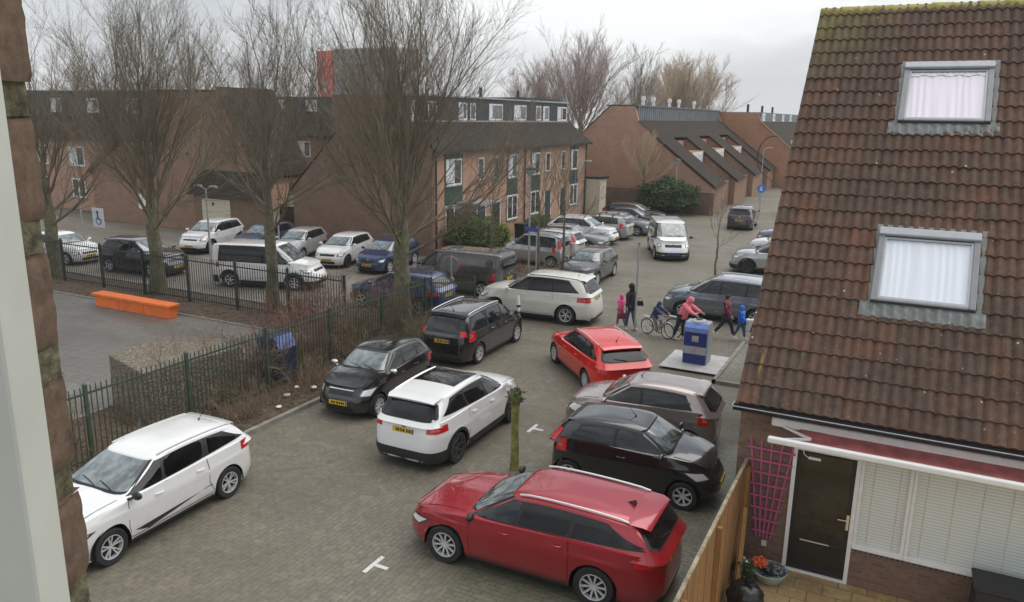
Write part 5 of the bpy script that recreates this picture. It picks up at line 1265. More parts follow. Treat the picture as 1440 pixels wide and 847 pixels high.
# small tree before the big gable, street saplings
vase_tree('small_tree', 'small bare ochre tree against the blank brick gable', -18.3, 59.0, 6.3, 2.0, .15, 2.6, 31, 12, 6, 5, 3, None, 'bark', 'twig_p', rs=1.6)
vase_tree('sapling', 'thin forked sapling on the right side of the street', -7.55, 36.3, 4.6, .8, .05, 1.6, 32, 5, 3, 3, 2, None, 'bark', 'twig', rs=1.1)
gs = 'young trees in the bed before the silver boxy car'
for k, (x, y, l) in enumerate(((-15.0, 32.5, 'nearest young street tree, left of the blue street sign pole'), (-13.9, 32.9, 'young street tree right of the street sign pole'), (-17.4, 32.4, 'leftmost young street tree before the terrace hedge'))):
    vase_tree('young_tree', l, x, y, 6.4, 1.9, .065, 2.4, 33+k, 9, 5, 4, 3, gs, 'bark', 'twig', rs=1.0)
# pollarded little tree between near cars
pt = empty('pollard_tree', (-6.6, 13.35, 0), 0, 'short mossy pollard with knobbly leafy head between the white crossover and red estate', 'tree')
b = MB(); rnd = random.Random(8); pts = [(0, 0, 0), (.01, 0, .4), (-.01, .01, .9), (0, 0, 1.35), (.01, 0, 1.62)]
b.tube(pts, [.10, .085, .08, .085, .11], 12); b.build('trunk', plain('mossy_bark', (.22, .20, .06), .95, var=.45, scale=9, bump=.7), pt, 60)
T = Twigs()
for i in range(70):
    p = Vector((rnd.gauss(0, .06), rnd.gauss(0, .06), 1.5+rnd.random()*.22)); grow(T, rnd, p, Vector((rnd.gauss(0, 1), rnd.gauss(0, 1), rnd.uniform(0, 1))).normalized(), rnd.uniform(.08, .2), .02, .008, .02, .3, 4, 4)
T.build('knobbly_head', M['bark'], pt)
def leaves(name, mat, parent, cx, cy, cz, rx, ry, rz, n, s, seed, shell=.55, flat=0):
    rnd = random.Random(seed); b = MB(); V = []; F = []
    for _ in range(n):
        while True:
            p = Vector((rnd.uniform(-1, 1), rnd.uniform(-1, 1), rnd.uniform(-1, 1))); l = p.length
            if shell < l < 1: break
        lump = 1+.16*math.sin(p.x*7+seed)*math.cos(p.y*6)+.1*math.sin(p.z*9+seed*2)
        c = Vector((cx+p.x*rx*lump, cy+p.y*ry*lump, cz+p.z*rz*lump))
        if c.z < .03: continue
        d = Vector((rnd.gauss(0, 1), rnd.gauss(0, 1), rnd.gauss(0, 1))).normalized(); e_ = d.orthogonal().normalized(); s_ = s*rnd.uniform(.6, 1.3)
        k = len(V); V += [tuple(c-d*s_), tuple(c+e_*s_*.5), tuple(c+d*s_), tuple(c-e_*s_*.5)]; F.append((k, k+1, k+2, k+3))
    me = bpy.data.meshes.new(name); me.from_pydata(V, [], F); me.materials.append(mat); me.update()
    o = bpy.data.objects.new(name, me); C.objects.link(o); o.parent = parent; return o
M['leaf_dk'] = plain('dark_green_leaves', (.045, .075, .02), .7, var=.45, scale=3)
M['leaf_md'] = plain('olive_leaves', (.085, .11, .03), .75, var=.45, scale=3)
M['leaf_yl'] = plain('yellow_green_leaves', (.22, .26, .03), .7, var=.3, scale=4)
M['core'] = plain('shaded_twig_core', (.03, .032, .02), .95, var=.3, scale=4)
leaves('crown_leaves', M['leaf_md'], pt, 0, 0, 1.60, .19, .17, .20, 260, .035, 5, .1)
def bush(name, label, x, y, rx, ry, h, mat, n, s, seed, core=True):
    r_ = empty(name, (x, y, 0), 0, label, 'bush')
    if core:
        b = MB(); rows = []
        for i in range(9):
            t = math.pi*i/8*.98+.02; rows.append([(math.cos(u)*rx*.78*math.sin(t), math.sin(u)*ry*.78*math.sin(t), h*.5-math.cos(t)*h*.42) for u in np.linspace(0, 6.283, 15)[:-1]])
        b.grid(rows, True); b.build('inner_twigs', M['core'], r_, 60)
    leaves('leaves', mat, r_, 0, 0, h*.5, rx, ry, h*.52, n, s, seed); return r_
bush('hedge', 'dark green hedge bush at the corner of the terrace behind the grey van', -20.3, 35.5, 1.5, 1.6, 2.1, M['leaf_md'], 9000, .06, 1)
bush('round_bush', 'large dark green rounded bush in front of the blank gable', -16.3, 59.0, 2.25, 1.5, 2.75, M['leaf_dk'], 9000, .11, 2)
bush('yellow_shrub', 'small yellow green shrub right of the terrace hedge', -19.9, 38.2, .5, .5, 1.3, M['leaf_yl'], 1500, .06, 3)
bush('front_hedge', 'low olive hedge in front of the terrace windows', -20.2, 43.5, .5, 2.2, 1.2, M['leaf_md'], 5000, .06, 4)
bush('grey_shrub', 'dull brown hedge beyond the parked cars on the right side of the street', -7.2, 64, 1.0, 4.5, 2.0, plain('brown_leaves', (.13, .085, .06), .9, var=.4, scale=2), 6000, .1, 6)
# bare reddish shrubs in the bed behind the near fence
def twig_shrub(label, x, y, h, w_, n, mat, seed, rs=1.0, group='bare shrubs in the planting beds'):
    rnd = random.Random(seed); root = empty('bare_shrub', (x, y, .04), 0, label, 'shrub', group); T = Twigs()
    for i in range(n):
        a = rnd.uniform(0, 6.28); rr = rnd.random()**.5*w_*.35; ang = rnd.uniform(.05, .75)
        P, D, R_ = grow(T, rnd, Vector((math.cos(a)*rr, math.sin(a)*rr, 0)), Vector((math.sin(ang)*math.cos(a), math.sin(ang)*math.sin(a), math.cos(ang))), h*rnd.uniform(.5, 1.05), .009*rs, .003*rs, .03, .12, 6, 4)
        for j in range(7):
            k = rnd.randint(1, 5); P2, D2, _ = grow(T, rnd, P[k], side(rnd, D[k], R(rnd.uniform(25, 60))), h*.4*rnd.uniform(.4, 1), .005*rs, .0025*rs, .02, .15, 4, 3)
            for q in range(2): grow(T, rnd, P2[rnd.randint(1, 3)], side(rnd, D2[2], R(40)), h*.15, .0035*rs, .002*rs, .0, .15, 2, 3)
    T.build('stems', mat, root); return root
M['stem_r'] = plain('red_stems', (.25, .135, .105), .85, var=.35, scale=2); M['stem_b'] = plain('brown_stems', (.24, .175, .115), .9, var=.35, scale=2)
k = 0
for (x, y, h, w_, n, m_, l) in ((-15.3, 15.6, 1.9, 1.8, 26, 'stem_r', 'reddish bare shrub right of the pebble topped block'), (-15.8, 17.6, 1.7, 1.8, 24, 'stem_r', 'reddish bare shrub in the middle of the bed behind the near fence'), (-15.2, 19.4, 1.7, 1.7, 24, 'stem_b', 'brown bare shrub left of the large tree trunk'),
        (-17.6, 20.3, 1.9, 1.6, 26, 'stem_r', 'dense red bare shrub where the two fences nearly meet'), (-18.6, 19.6, 1.3, 1.5, 20, 'stem_r', 'low red shrub beside the slender tree'), (-15.1, 12.6, 2.3, 1.0, 10, 'stem_b', 'tall thin bare shrub growing up behind the pebble topped block'), (-13.9, 17.2, 1.2, 1.2, 16, 'stem_b', 'low brown shrub behind the black five door hatchback'),
        (-13.7, 14.9, 1.1, 1.2, 16, 'stem_b', 'low brown twigs between fence and kerb, left of the black hatchback'), (-13.6, 20.3, 1.2, 1.3, 18, 'stem_b', 'low twigs beside the black people carrier'), (-15.6, 22.3, 1.5, 1.5, 20, 'stem_r', 'red bare shrub beside the dark blue car'), (-13.7, 12.6, .9, 1.1, 14, 'stem_b', 'low brown twigs above the white estate car'), (-13.6, 10.4, .9, 1.1, 14, 'stem_b', 'low brown twigs in the bed at lower left'),
        (-15.0, 14.1, 2.0, 1.5, 16, 'stem_b', 'brown bare shrub between the pebble block and the blue bin'), (-15.1, 16.8, 1.9, 1.7, 20, 'stem_b', 'dense brown shrub just right of the blue bin'), (-15.0, 18.5, 1.9, 1.6, 20, 'stem_b', 'dense brown shrub behind the black hatchback roof'), (-14.9, 20.2, 1.8, 1.4, 18, 'stem_b', 'brown shrub at the foot of the largest tree'), (-15.3, 9.2, 1.6, 1.4, 18, 'stem_b', 'brown bare shrub behind the fence at lower left'), (-19.0, 20.9, 1.1, 1.2, 18, 'stem_b', 'low brown twigs under the slender tree'), (-16.2, 32.4, 1.0, 1.8, 24, 'stem_r', 'low reddish twigs in the bed before the silver boxy car'), (-14.1, 32.6, .9, 1.4, 20, 'stem_b', 'low brown twigs under the street sign pole')):
    twig_shrub(l, x, y, h, w_, int(n*1.3), M[m_], 60+k, 1.15); k += 1
# dry stems covering the bed
def dry(name, x0, x1, y0, y1, n, h, mat, seed):
    rnd = random.Random(seed); T = Twigs()
    for _ in range(n):
        p = Vector((rnd.uniform(x0, x1), rnd.uniform(y0, y1), .05)); d = Vector((rnd.gauss(0, .5), rnd.gauss(0, .5), 1)).normalized(); grow(T, rnd, p, d, h*rnd.uniform(.4, 1.1), .006, .003, -.05, .15, 3, 3)
    return T.build(name, mat, None)
tag(dry('dry_stems', -14.4, -13.2, 8, 22.5, 1500, .45, M['stem_b'], 3), 'dry brown stems and weeds between the near fence and the kerb', 'weeds', kind='stuff')
tag(dry('ivy', -16.5, -14.6, 11, 21.5, 1600, .5, M['stem_b'], 4), 'dry undergrowth behind the near fence', 'undergrowth', kind='stuff')
# ------------------------------------------------------------------ fences
def bar_fence(label, x0, y0, x1, y1, h, mat, post=2.5, sp=.12):
    L = math.hypot(x1-x0, y1-y0); rt = empty('bar_fence', (x0, y0, 0), math.atan2(y1-y0, x1-x0), label, 'fence')
    n = int(L/post)
    for i in range(n+1):
        u = i*post; b = MB(); b.box(u-.035, u+.035, -.035, .035, 0, h+.02); b.add([(u-.035, -.035, h+.02), (u+.035, -.035, h+.02), (u+.035, .035, h+.02), (u-.035, .035, h+.02), (u, 0, h+.07)], [(0, 1, 4), (1, 2, 4), (2, 3, 4), (3, 0, 4)]); b.build('post', mat, rt)
        if i < n:
            b = MB(); b.box(u+.035, u+post-.035, -.02, .02, h-.19, h-.15); b.box(u+.035, u+post-.035, -.02, .02, .18, .22)
            k = u+sp
            while k < u+post-.05:
                b.box(k-.009, k+.009, -.009, .009, .06, h-.191); b.box(k-.009, k+.009, -.009, .009, h-.149, h-.03); b.add([(k-.009, -.009, h-.03), (k+.009, -.009, h-.03), (k+.009, .009, h-.03), (k-.009, .009, h-.03), (k, 0, h)], [(0, 1, 4), (1, 2, 4), (2, 3, 4), (3, 0, 4)]); k += sp
            b.build('bar_panel', mat, rt)
    return rt
bar_fence('green vertical bar fence with spiked tops along the planting bed and kerb', -14.3, 1.8, -14.3, 21.9, 1.75, M['fence'])
bar_fence('dark vertical bar fence along the far side of the playground', -41.5, 20.2, -16.5, 20.2, 1.85, M['fence_d'])
bar_fence('short green bar gate section beside the largest tree trunk', -14.25, 22.1, -12.9, 22.9, 1.7, M['fence'], 1.5, .07)
# ------------------------------------------------------------------ orange bench wall
ob_ = empty('orange_bench', (-26.7, 18.35, 0), 0, 'long bright orange bench block at the playground edge', 'bench')
b = MB(); b.box(0, 4.0, -.16, .16, 0, .40); b.build('base', M['orange'], ob_)
b = MB(); b.box(-.08, 4.08, -.25, .25, .40, .50); o = b.build('seat', M['orange'], ob_); bevel(o, .015)
# pebble block
def pebble():
    m, t, b = newmat('pebbled_surface'); uv = t.nodes.new('ShaderNodeTexCoord').outputs['Object']
    v = t.nodes.new('ShaderNodeTexVoronoi'); v.inputs['Scale'].default_value = 19; t.links.new(uv, v.inputs['Vector'])
    s = t.nodes.new('ShaderNodeSeparateColor'); t.links.new(v.outputs['Color'], s.inputs[0])
    c = ramp(t, s.outputs[0], [(0, (.20, .17, .13)), (.5, (.29, .25, .19)), (1, (.42, .37, .29))])
    c = mixc(t, ramp(t, v.outputs['Distance'], [(.25, 0.), (.6, .85)]), c, (.11, .09, .065))
    c = mixc(t, ramp(t, noise(t, uv, 1.5), [(.4, 0.), (.7, .5)]), c, (.13, .12, .08)); t.links.new(c, b.inputs['Base Color']); b.inputs['Roughness'].default_value = .9
    bp = t.nodes.new('ShaderNodeBump'); bp.inputs['Strength'].default_value = .8; bp.inputs['Distance'].default_value = .03; bp.invert = True; t.links.new(v.outputs['Distance'], bp.inputs['Height']); t.links.new(bp.outputs[0], b.inputs['Normal']); return m
b = MB(); b.prism([(-17.0, 11.75), (-15.0, 11.2), (-14.75, 13.9), (-16.2, 14.0), (-17.1, 13.0)], 'z', 0, 1.32)
pb = tag(b.build('pebble_block', pebble()), 'pebble textured concrete block behind the green bar fence', 'block'); bevel(pb, .04)
# blue bin behind the fence
bb = empty('litter_bin', (-14.95, 15.35, 0), 0, 'blue boxy waste bin behind the green fence', 'bin')
b = MB(); b.prism([(-.40, 0), (.40, 0), (.40, .9), (.2, 1.25), (-.40, 1.25)], 'y', -.35, .35); o = b.build('body', plain('navy_plastic', (.02, .03, .10), .5, var=.2), bb); bevel(o, .03)
b = MB(); b.add([(.41, -.33, .92), (.41, .33, .92), (.215, .33, 1.262), (.215, -.33, 1.262)], [(0, 1, 2, 3)]); b.build('lid', plain('light_blue_plastic', (.14, .22, .52), .4, var=.1), bb)
# ------------------------------------------------------------------ underground container
uc = empty('waste_container', (-5.02, 22.42, .06), 0, 'blue and grey underground waste container column on a pale slab', 'container')
NB = plain('container_blue', (.025, .045, .22), .4, var=.12); LBm = plain('container_light_blue', (.16, .26, .62), .35, var=.08); CG = plain('container_grey', (.30, .32, .35), .45, var=.1)
b = MB(); b.prism([(-.34, 0), (.34, 0), (.34, 1.08), (.22, 1.27), (-.2, 1.27), (-.34, 1.12)], 'x', -.36, .36); o = b.build('body', CG, uc); bevel(o, .04, 3)
b = MB(); b.box(-.335, .335, -.352, -.342, .04, .32); b.build('lower_panel', NB, uc)
b = MB(); b.box(-.335, .335, -.352, -.342, .34, .56); b.build('grey_panel', plain('panel_grey', (.42, .44, .48), .4, var=.08), uc)
b = MB(); b.box(-.335, .335, -.356, -.342, .58, 1.0); o = b.build('drum_front', NB, uc); bevel(o, .01)
b = MB(); rows = [[(x, -.355+.0*t, 1.0) for x in (-.335, .335)], [(x, -.34, 1.13) for x in (-.335, .335)], [(x, -.22, 1.265) for x in (-.335, .335)]]
b.grid(rows); b.grid([[Vector(p)-Vector((0, -.02, .02)) for p in r] for r in rows[::-1]]); b.build('hood', LBm, uc)
b = MB(); b.lathe([(.26, 1.25), (.23, 1.30), (.12, 1.325), (.0001, 1.33)], n=18); b.build('top_dome', CG, uc, 40)
b = MB(); b.lathe([(.09, 1.32), (.10, 1.345), (.05, 1.35), (.0001, 1.345)], n=14); b.build('top_ring', M['dark'], uc, 40)
b = MB(); b.box(-.003, .003, -.36, -.352, .34, .56); b.build('door_gap', M['dark'], uc)
b = MB(); b.box(-5.9, -4.1, 21.45, 23.3, .061, .085); o = solo(b, 'slab', M['slab'], 'pale concrete slab under the blue waste container', 'slab'); bevel(o, .01)
# ------------------------------------------------------------------ poles, lamps, signs
def pole(mb, h, r=.035, r2=None): mb.tube([(0, 0, 0), (0, 0, h*.35), (0, 0, h)], [r, r, r2 or r], 10)
def lamp(name, label, x, y, h, kind, r=.045, arm=0, group='street lamps'):
    t = empty(name, (x, y, 0), 0, label, 'street lamp', group); b = MB(); pole(b, h, r, r*.75); b.build('pole', M['zinc'], t, 40)
    b = MB()
    if kind == 'cone':
        b.lathe([(.04, h-.05), (.12, h), (.26, h+.22), (.28, h+.26)], n=16); b.build('lamp_glass', M['lampgreen'], t, 40)
        b = MB(); b.lathe([(.30, h+.25), (.31, h+.28), (.12, h+.36), (.0001, h+.38)], n=16); b.build('lamp_cap', M['dark'], t, 40)
    elif kind == 'twin':
        for s in (1, -1): b.bar((0, 0, h), (s*.35, 0, h+.12), .03); b.box(*sorted((s*.25, s*.6)), -.07, .07, h+.10, h+.16)
        b.build('lamp_arms', M['zinc'], t)
    else:
        b.tube([(0, 0, h), (.1, -.0, h+.12), (.4, 0, h+.2)], .03, 8); b.box(.3, .75, -.09, .09, h+.17, h+.24); b.build('lamp_head', M['lampgreen'], t)
lamp('street_lamp', 'slim lamp post with conical head before the stepped roofs, above the white van', -15.82, 59.2, 3.9, 'cone')
lamp('street_lamp', 'grey double armed lamp post behind the playground fence by the white van', -25.4, 22.6, 4.1, 'twin')
lamp('street_lamp', 'slim lamp post with pale green disc head in the bed beside the street sign', -15.35, 32.2, 4.6, 'cone', .045)
lamp('street_lamp', 'lamp post among the far parked cars before the terrace', -18.9, 47.0, 4.3, 'arm')
lamp('street_lamp', 'thin lamp post far up the street before the orange gable', -11.9, 74.0, 4.6, 'arm')
for x, y, h, l, g in ((-7.8, 25.0, 3.0, 'slim pale pole standing right of the person in black', None), (-41.5, 28.0, 3.0, 'white flag pole left of the wheelchair bay sign', None), (-24.75, 25.9, 3.4, 'thin pole with small pale box behind the white van', None)):
    b = MB(); pole(b, h, .035); t = empty('pole', (x, y, .05), 0, l, 'pole'); b.build('shaft', M['alu_l'], t, 40); b = MB(); b.lathe([(.045, h), (.045, h+.03), (.0001, h+.05)], n=10); b.build('cap', M['dark'], t)
# street name sign
b = MB(); b.box(-.42, .42, -.015, .015, 2.05, 2.25); t = empty('street_sign', (-15.1, 31.9, 0), R(-20), 'blue street name sign on a pole in front of the silver boxy car', 'sign')
BLUE = plain('sign_blue', (.03, .09, .40), .4, var=.05); b.build('name_plate', BLUE, t); b = MB(); b.tube([(.3, .045, 0), (.3, .045, 2.3)], .03, 8); b.build('pole', M['zinc'], t)
# round sign seen from behind
t = empty('round_sign', (-15.2, 25.0, 0), R(4), 'grey back of a round road sign beside the dark blue car', 'sign')
b = MB(); b.tube([(0, 0, 0), (0, 0, 1.95)], .03, 8); b.build('pole', M['zinc'], t)
b = MB(); b.lathe([(.0001, .02), (.30, .02), (.31, .035), (.30, .05), (.0001, .05)], cx=0, cy=1.6, n=28, axis='y'); b.build('disc', M['alu'], t, 30)
b = MB(); b.lathe([(.312, .015), (.325, .035), (.312, .052)], cx=0, cy=1.6, n=28, axis='y'); b.build('rim_edge', M['lamp_red'], t, 30)
b = MB(); b.lathe([(.0001, -.02), (.11, -.02), (.11, .02), (.0001, .02)], cx=0, cy=1.02, n=16, axis='y'); b.build('small_disc', M['cream'], t, 30)
# blue round sign up the street
t = empty('blue_sign', (-9.8, 61.4, 0), 0, 'blue round sign with white figure on a post beside the dark car up the street', 'sign')
b = MB(); b.tube([(0, 0, 0), (0, 0, 2.5)], .035, 8); b.build('pole', M['zinc'], t)
b = MB(); b.lathe([(.0001, -.04), (.32, -.04), (.32, -.02), (.0001, -.02)], cx=0, cy=2.15, n=28, axis='y'); b.build('disc', plain('sign_blue_light', (.05, .22, .70), .4, var=0), t, 30, fix=True)
b = MB(); b.add([(-.11, -.05, 2.0), (.11, -.05, 2.0), (.03, -.05, 2.34), (-.03, -.05, 2.34)], [(0, 1, 2, 3)]); b.build('white_symbol', M['white'], t)
# wheelchair bay sign
t = empty('parking_sign', (-40.9, 28.6, 0), R(0), 'white square sign with dark wheelchair symbol before the brick gable', 'sign')
b = MB(); b.tube([(0, .03, 0), (0, .03, 1.7)], .03, 8); b.build('pole', M['zinc'], t)
b = MB(); b.box(-.48, .48, -.015, .015, .65, 1.75); b.build('board', plain('sign_board', (.55, .58, .62), .5, var=.05), t)
b = MB(); b.lathe([(.0001, -.03), (.09, -.03), (.09, -.018)], cx=-.02, cy=1.5, n=14, axis='y'); b.bar((-.02, -.025, 1.4), (.0, -.025, 1.12), .1, .01, (0, 1, 0)); b.bar((0, -.025, 1.12), (.2, -.025, 1.1), .08, .01, (0, 1, 0)); b.bar((.2, -.025, 1.1), (.26, -.025, .92), .07, .01, (0, 1, 0))
for k in range(14):
    a0, a1 = 2.2+k*.3, 2.2+(k+1)*.3; b.bar((.02+math.cos(a0)*.2, -.025, 1.02+math.sin(a0)*.2), (.02+math.cos(a1)*.2, -.025, 1.02+math.sin(a1)*.2), .045, .01, (0, 1, 0))
b.build('wheelchair_symbol', M['dark'], t)
# white marker post in front of the off-road car
t = empty('marker_post', (-11.15, 22.75, 0), 0, 'white plastic covered post leaning beside the black people carrier', 'post')
b = MB(); b.tube([(0, 0, 0), (-.03, .0, .5), (-.05, 0, 1.0), (-.06, .01, 1.3)], [.05, .055, .07, .035], 8); b.build('shaft', M['white'], t, 40)
b = MB(); b.lathe([(.075, .62), (.085, .7), (.075, .78)], cx=-.035, n=10); b.lathe([(.07, .92), (.075, .97), (.07, 1.0)], cx=-.045, n=10); b.build('dark_band', M['dark'], t, 40)
# hoop frame at the street end
t = empty('arched_pole', (-8.9, 60.2, 0), 0, 'thin curved dark pole arching beside the orange gable', 'pole')
b = MB(); b.tube([(math.sin(a)*-1.1-.1+.0, 0, 4.6+math.cos(a)*1.5) for a in np.linspace(-.2, 2.9, 14)]+[(.9, 0, 2.2), (1.6, 0, 0)], .035, 6); b.build('shaft', M['dark'], t, 40)
# black wheelie bin before the terrace
t = empty('wheelie_bin', (-19.7, 40.2, .1), 0, 'black wheelie bin against the terrace front', 'bin'); b = MB(); b.prism([(-.24, 0), (.24, 0), (.3, .98), (-.3, .98)], 'y', -.28, .28); b.build('body', M['dark'], t); b = MB(); b.box(-.32, .33, -.31, .31, .981, 1.05); b.build('lid', M['black'], t)
# litter
rnd = random.Random(5)
for k, (x, y, s, l) in enumerate(((-13.5, 14.1, .09, 'white crumpled litter in the bed left of the black hatchback'), (-13.3, 14.9, .09, 'small white scrap of litter in the bed further from the white estate'), (-13.1, 13.4, .08, 'small pale scrap by the kerb above the white estate'), (-13.7, 14.7, .08, 'pale green scrap of litter by the fence'), (-13.15, 17.3, .09, 'white scrap of litter left of the black hatchback bonnet'))):
    b = MB(); rows = []
    for i in range(5):
        rows.append([(x+s*(math.cos(u)*math.sin(math.pi*i/4)+rnd.gauss(0, .12)), y+s*(math.sin(u)*math.sin(math.pi*i/4)+rnd.gauss(0, .12)), .13+s*.5*(1-math.cos(math.pi*i/4))*.5) for u in np.linspace(0, 6.28, 9)[:-1]])
    b.grid(rows, True); tag(b.build('litter', M['white']), l, 'litter', 'scraps of litter in the bed')
b = MB(); b.lathe([(.0001, 1.33), (.16, 1.36), (.2, 1.42), (.12, 1.47), (.0001, 1.46)], cx=-14.9, cy=12.3, n=9); 
# ------------------------------------------------------------------ patio things
t = empty('planter_bowl', (-1.22, 11.72, .015), 0, 'round pale green bowl planter filled with wilted plants and orange flowers', 'planter')
b = MB(); b.lathe([(.12, 0), (.20, .03), (.27, .17), (.285, .19), (.26, .19), (.22, .12), (.0001, .12)], n=24); b.build('bowl', plain('pale_green_glaze', (.38, .47, .43), .4, var=.15), t, 50)
T = Twigs(); rnd = random.Random(2)
for i in range(60): grow(T, rnd, Vector((rnd.gauss(0, .08), rnd.gauss(0, .08), .12)), Vector((rnd.gauss(0, .6), rnd.gauss(0, .6), 1)).normalized(), rnd.uniform(.1, .28), .008, .004, -.05, .2, 4, 4)
T.build('wilted_stems', M['dark'], t)
leaves('orange_flowers', plain('orange_petals', (.85, .16, .05), .6, var=.25, scale=20), t, -.16, -.0, .27, .13, .11, .07, 420, .025, 3, 0)
leaves('grey_leaves', plain('grey_leaves', (.18, .19, .20), .7, var=.3, scale=15), t, .08, .02, .22, .15, .13, .08, 320, .03, 4, 0)
t = empty('potted_plant', (-1.58, 11.45, .015), 0, 'small green plant with white flowers in a dark pot beside the wooden fence', 'plant')
b = MB(); b.lathe([(.09, 0), (.12, .18), (.10, .18), (.0001, .15)], n=16); b.build('pot', M['dark'], t, 50)
leaves('leaves', M['leaf_dk'], t, 0, 0, .27, .17, .17, .16, 500, .035, 7, 0); leaves('white_flowers', M['white'], t, -.02, .0, .36, .1, .1, .08, 60, .022, 8, 0)
t = empty('rubbish_bag', (-1.42, 10.75, .015), 0, 'black crumpled plastic rubbish bag on the yellow patio tiles', 'bag')
b = MB(); rnd = random.Random(9); rows = []
for i in range(12):
    tt = math.pi*i/11; rows.append([(math.cos(u)*.27*math.sin(tt)**.7*(1+rnd.gauss(0, .07)), math.sin(u)*.25*math.sin(tt)**.7*(1+rnd.gauss(0, .07)), .22-.22*math.cos(tt)+rnd.gauss(0, .012)) for u in np.linspace(0, 6.283, 21)[:-1]])
b.grid(rows, True); b.build('bag', plain('black_plastic', (.015, .015, .017), .3, var=.1), t, 30)
b = MB(); b.tube([(0, 0, .42), (.02, 0, .5), (.08, .03, .55)], [.03, .05, .07], 7); b.build('knotted_neck', MC['black_plastic'], t, 30)
t = empty('storage_box', (2.2, 11.75, .015), 0, 'dark plastic box under the window at the lower right corner', 'box')
b = MB(); b.box(-.66, .75, -.25, .3, 0, .80); o = b.build('body', M['dark'], t); bevel(o, .02); b = MB(); b.box(-.69, .78, -.28, .33, .80, .86); o = b.build('lid', M['black'], t); bevel(o, .02)
# ------------------------------------------------------------------ window reveal at the left of the camera (camera looks out through it)
def Wc(x, y, z):   # camera aligned axes (x right, y forward) -> scene
    c, s = math.cos(YAW), math.sin(YAW); return (x*c-y*s, x*s+y*c, CAMZ+z)
def rough_brick(x0, x1, y0, y1, z0, z1, rnd, name, mat, parent, amp=.0035):
    b = MB(); n = 10
    def jit(p): return (p[0]+rnd.gauss(0, amp)*.6, p[1]+rnd.gauss(0, amp)*.4, p[2]+rnd.gauss(0, amp)*.5)
    m_ = 8; F = []
    for face in range(3):
        rows = []
        for i in range(n+1):
            row = []
            for k in range(m_+1):
                s, t_ = i/n, k/m_
                if face == 0: p = (lerp(x0, x1, t_), y0, lerp(z0, z1, s))
                elif face == 1: p = (x1, lerp(y0, y1, t_), lerp(z0, z1, s))
                else: p = (lerp(x0, x1, t_), lerp(y1, y0, s), z1)
                edge = (.0022 if i in (0, n) else 0)+(.0022 if (k == m_ and face == 0) or (k == 0 and face == 1) else 0)
                random.seed(hash((round(p[0], 4), round(p[1], 4), round(p[2], 4)))); q = (p[0]+random.gauss(0, amp)-(edge*.8 if face < 2 else 0), p[1]+random.gauss(0, amp*.6), p[2]+random.gauss(0, amp*.4)-(edge*.5 if i == n else -edge*.5 if i == 0 else 0))
                row.append(q)
            rows.append(row)
        b.grid(rows)
    return b.build(name, mat, parent, 60)
def closebrick():
    m, t, b = newmat('old_brick_close'); ob = t.nodes.new('ShaderNodeTexCoord').outputs['Object']
    n1 = noise(t, ob, 60, 8, .75); n2 = noise(t, ob, 90, 6, .7)
    c = ramp(t, n1, [(.32, (.06, .042, .032)), (.45, (.12, .08, .055)), (.6, (.155, .10, .066)), (.75, (.055, .04, .03))])
    c = mixc(t, .6, c, ramp(t, n2, [(.3, .25), (.7, .7)]), 'OVERLAY'); t.links.new(c, b.inputs['Base Color']); b.inputs['Roughness'].default_value = .95
    bp = t.nodes.new('ShaderNodeBump'); bp.inputs['Strength'].default_value = .5; bp.inputs['Distance'].default_value = .002; t.links.new(n2, bp.inputs['Height']); t.links.new(bp.outputs[0], b.inputs['Normal']); return m
CB = closebrick(); MO = plain('mossy_mortar', (.105, .095, .055), .95, var=.6, scale=90, bump=.4)
pr_ = empty('brick_pier', (0, 0, CAMZ), YAW, 'weathered brown brick window reveal with mossy joints at the left edge', 'wall')
rnd = random.Random(4)
zt = .185; 
z = .0925-.0785*7; k = 0
while z < .40:
    j = rnd.uniform(-.002, .0015); rough_brick(-.66, -.2785+j, .375, .46, z, z+.0605, rnd, 'brick', CB, pr_, .0005)
    b = MB(); rows = []
    for s in np.linspace(0, 1, 5): rows.append([(-.2812+.0008*math.sin(k*3+t_*5), lerp(.375, .458, t_), z+.0585+.022*s) for t_ in np.linspace(0, 1, 18)])
    b.grid([r[::-1] for r in rows]); b.box(-.66, -.284, .376, .457, z+.0602, z+.0788); b.build('mortar_joint', MO, pr_)
    z += .0785; k += 1
wfm = empty('window_frame', (0, 0, CAMZ), YAW, 'white painted window frame upright at the left edge, out of focus close', 'window frame')
b = MB(); b.prism([(-.60, .30), (-.2055, .30), (-.2085, .325), (-.245, .371), (-.60, .371)], 'z', -.55, .4); o = b.build('upright', plain('white_frame', (.52, .53, .48), .5, var=.05, scale=20), wfm); bevel(o, .002)

# street gully grates by the kerb
for y_, l in ((11.2, 'small dark drain grate in the kerb line beside the white estate car'), (18.6, 'small dark drain grate in the kerb line between the two black cars')):
    b = MB(); b.box(-12.64, -12.28, y_-.2, y_+.2, .004, .014)
    g = solo(b, 'drain_grate', M['dark'], l, 'drain', group='drain grates along the kerb')
    b = MB()
    for q in range(6): b.box(-12.61, -12.31, y_-.17+q*.062, y_-.14+q*.062, .0145, .02)
    b.build('grate_bars', M['alu'], g)
# blue container: scuffs and small pictogram plates
b = MB(); b.box(-.10, .10, -.362, -.3575, .72, .90); b.build('notice_plate', M['slab'], uc)
b = MB(); b.box(-.12, .12, -.375, -.357, .93, .955); b.build('handle', M['dark'], uc)
# orange bench joints
for q in (1.33, 2.66):
    b = MB(); b.box(q-.006, q+.006, -.164, .164, .01, .395); b.build('joint', plain('joint_shadow', (.25, .06, .015), .8, var=.1), ob_)
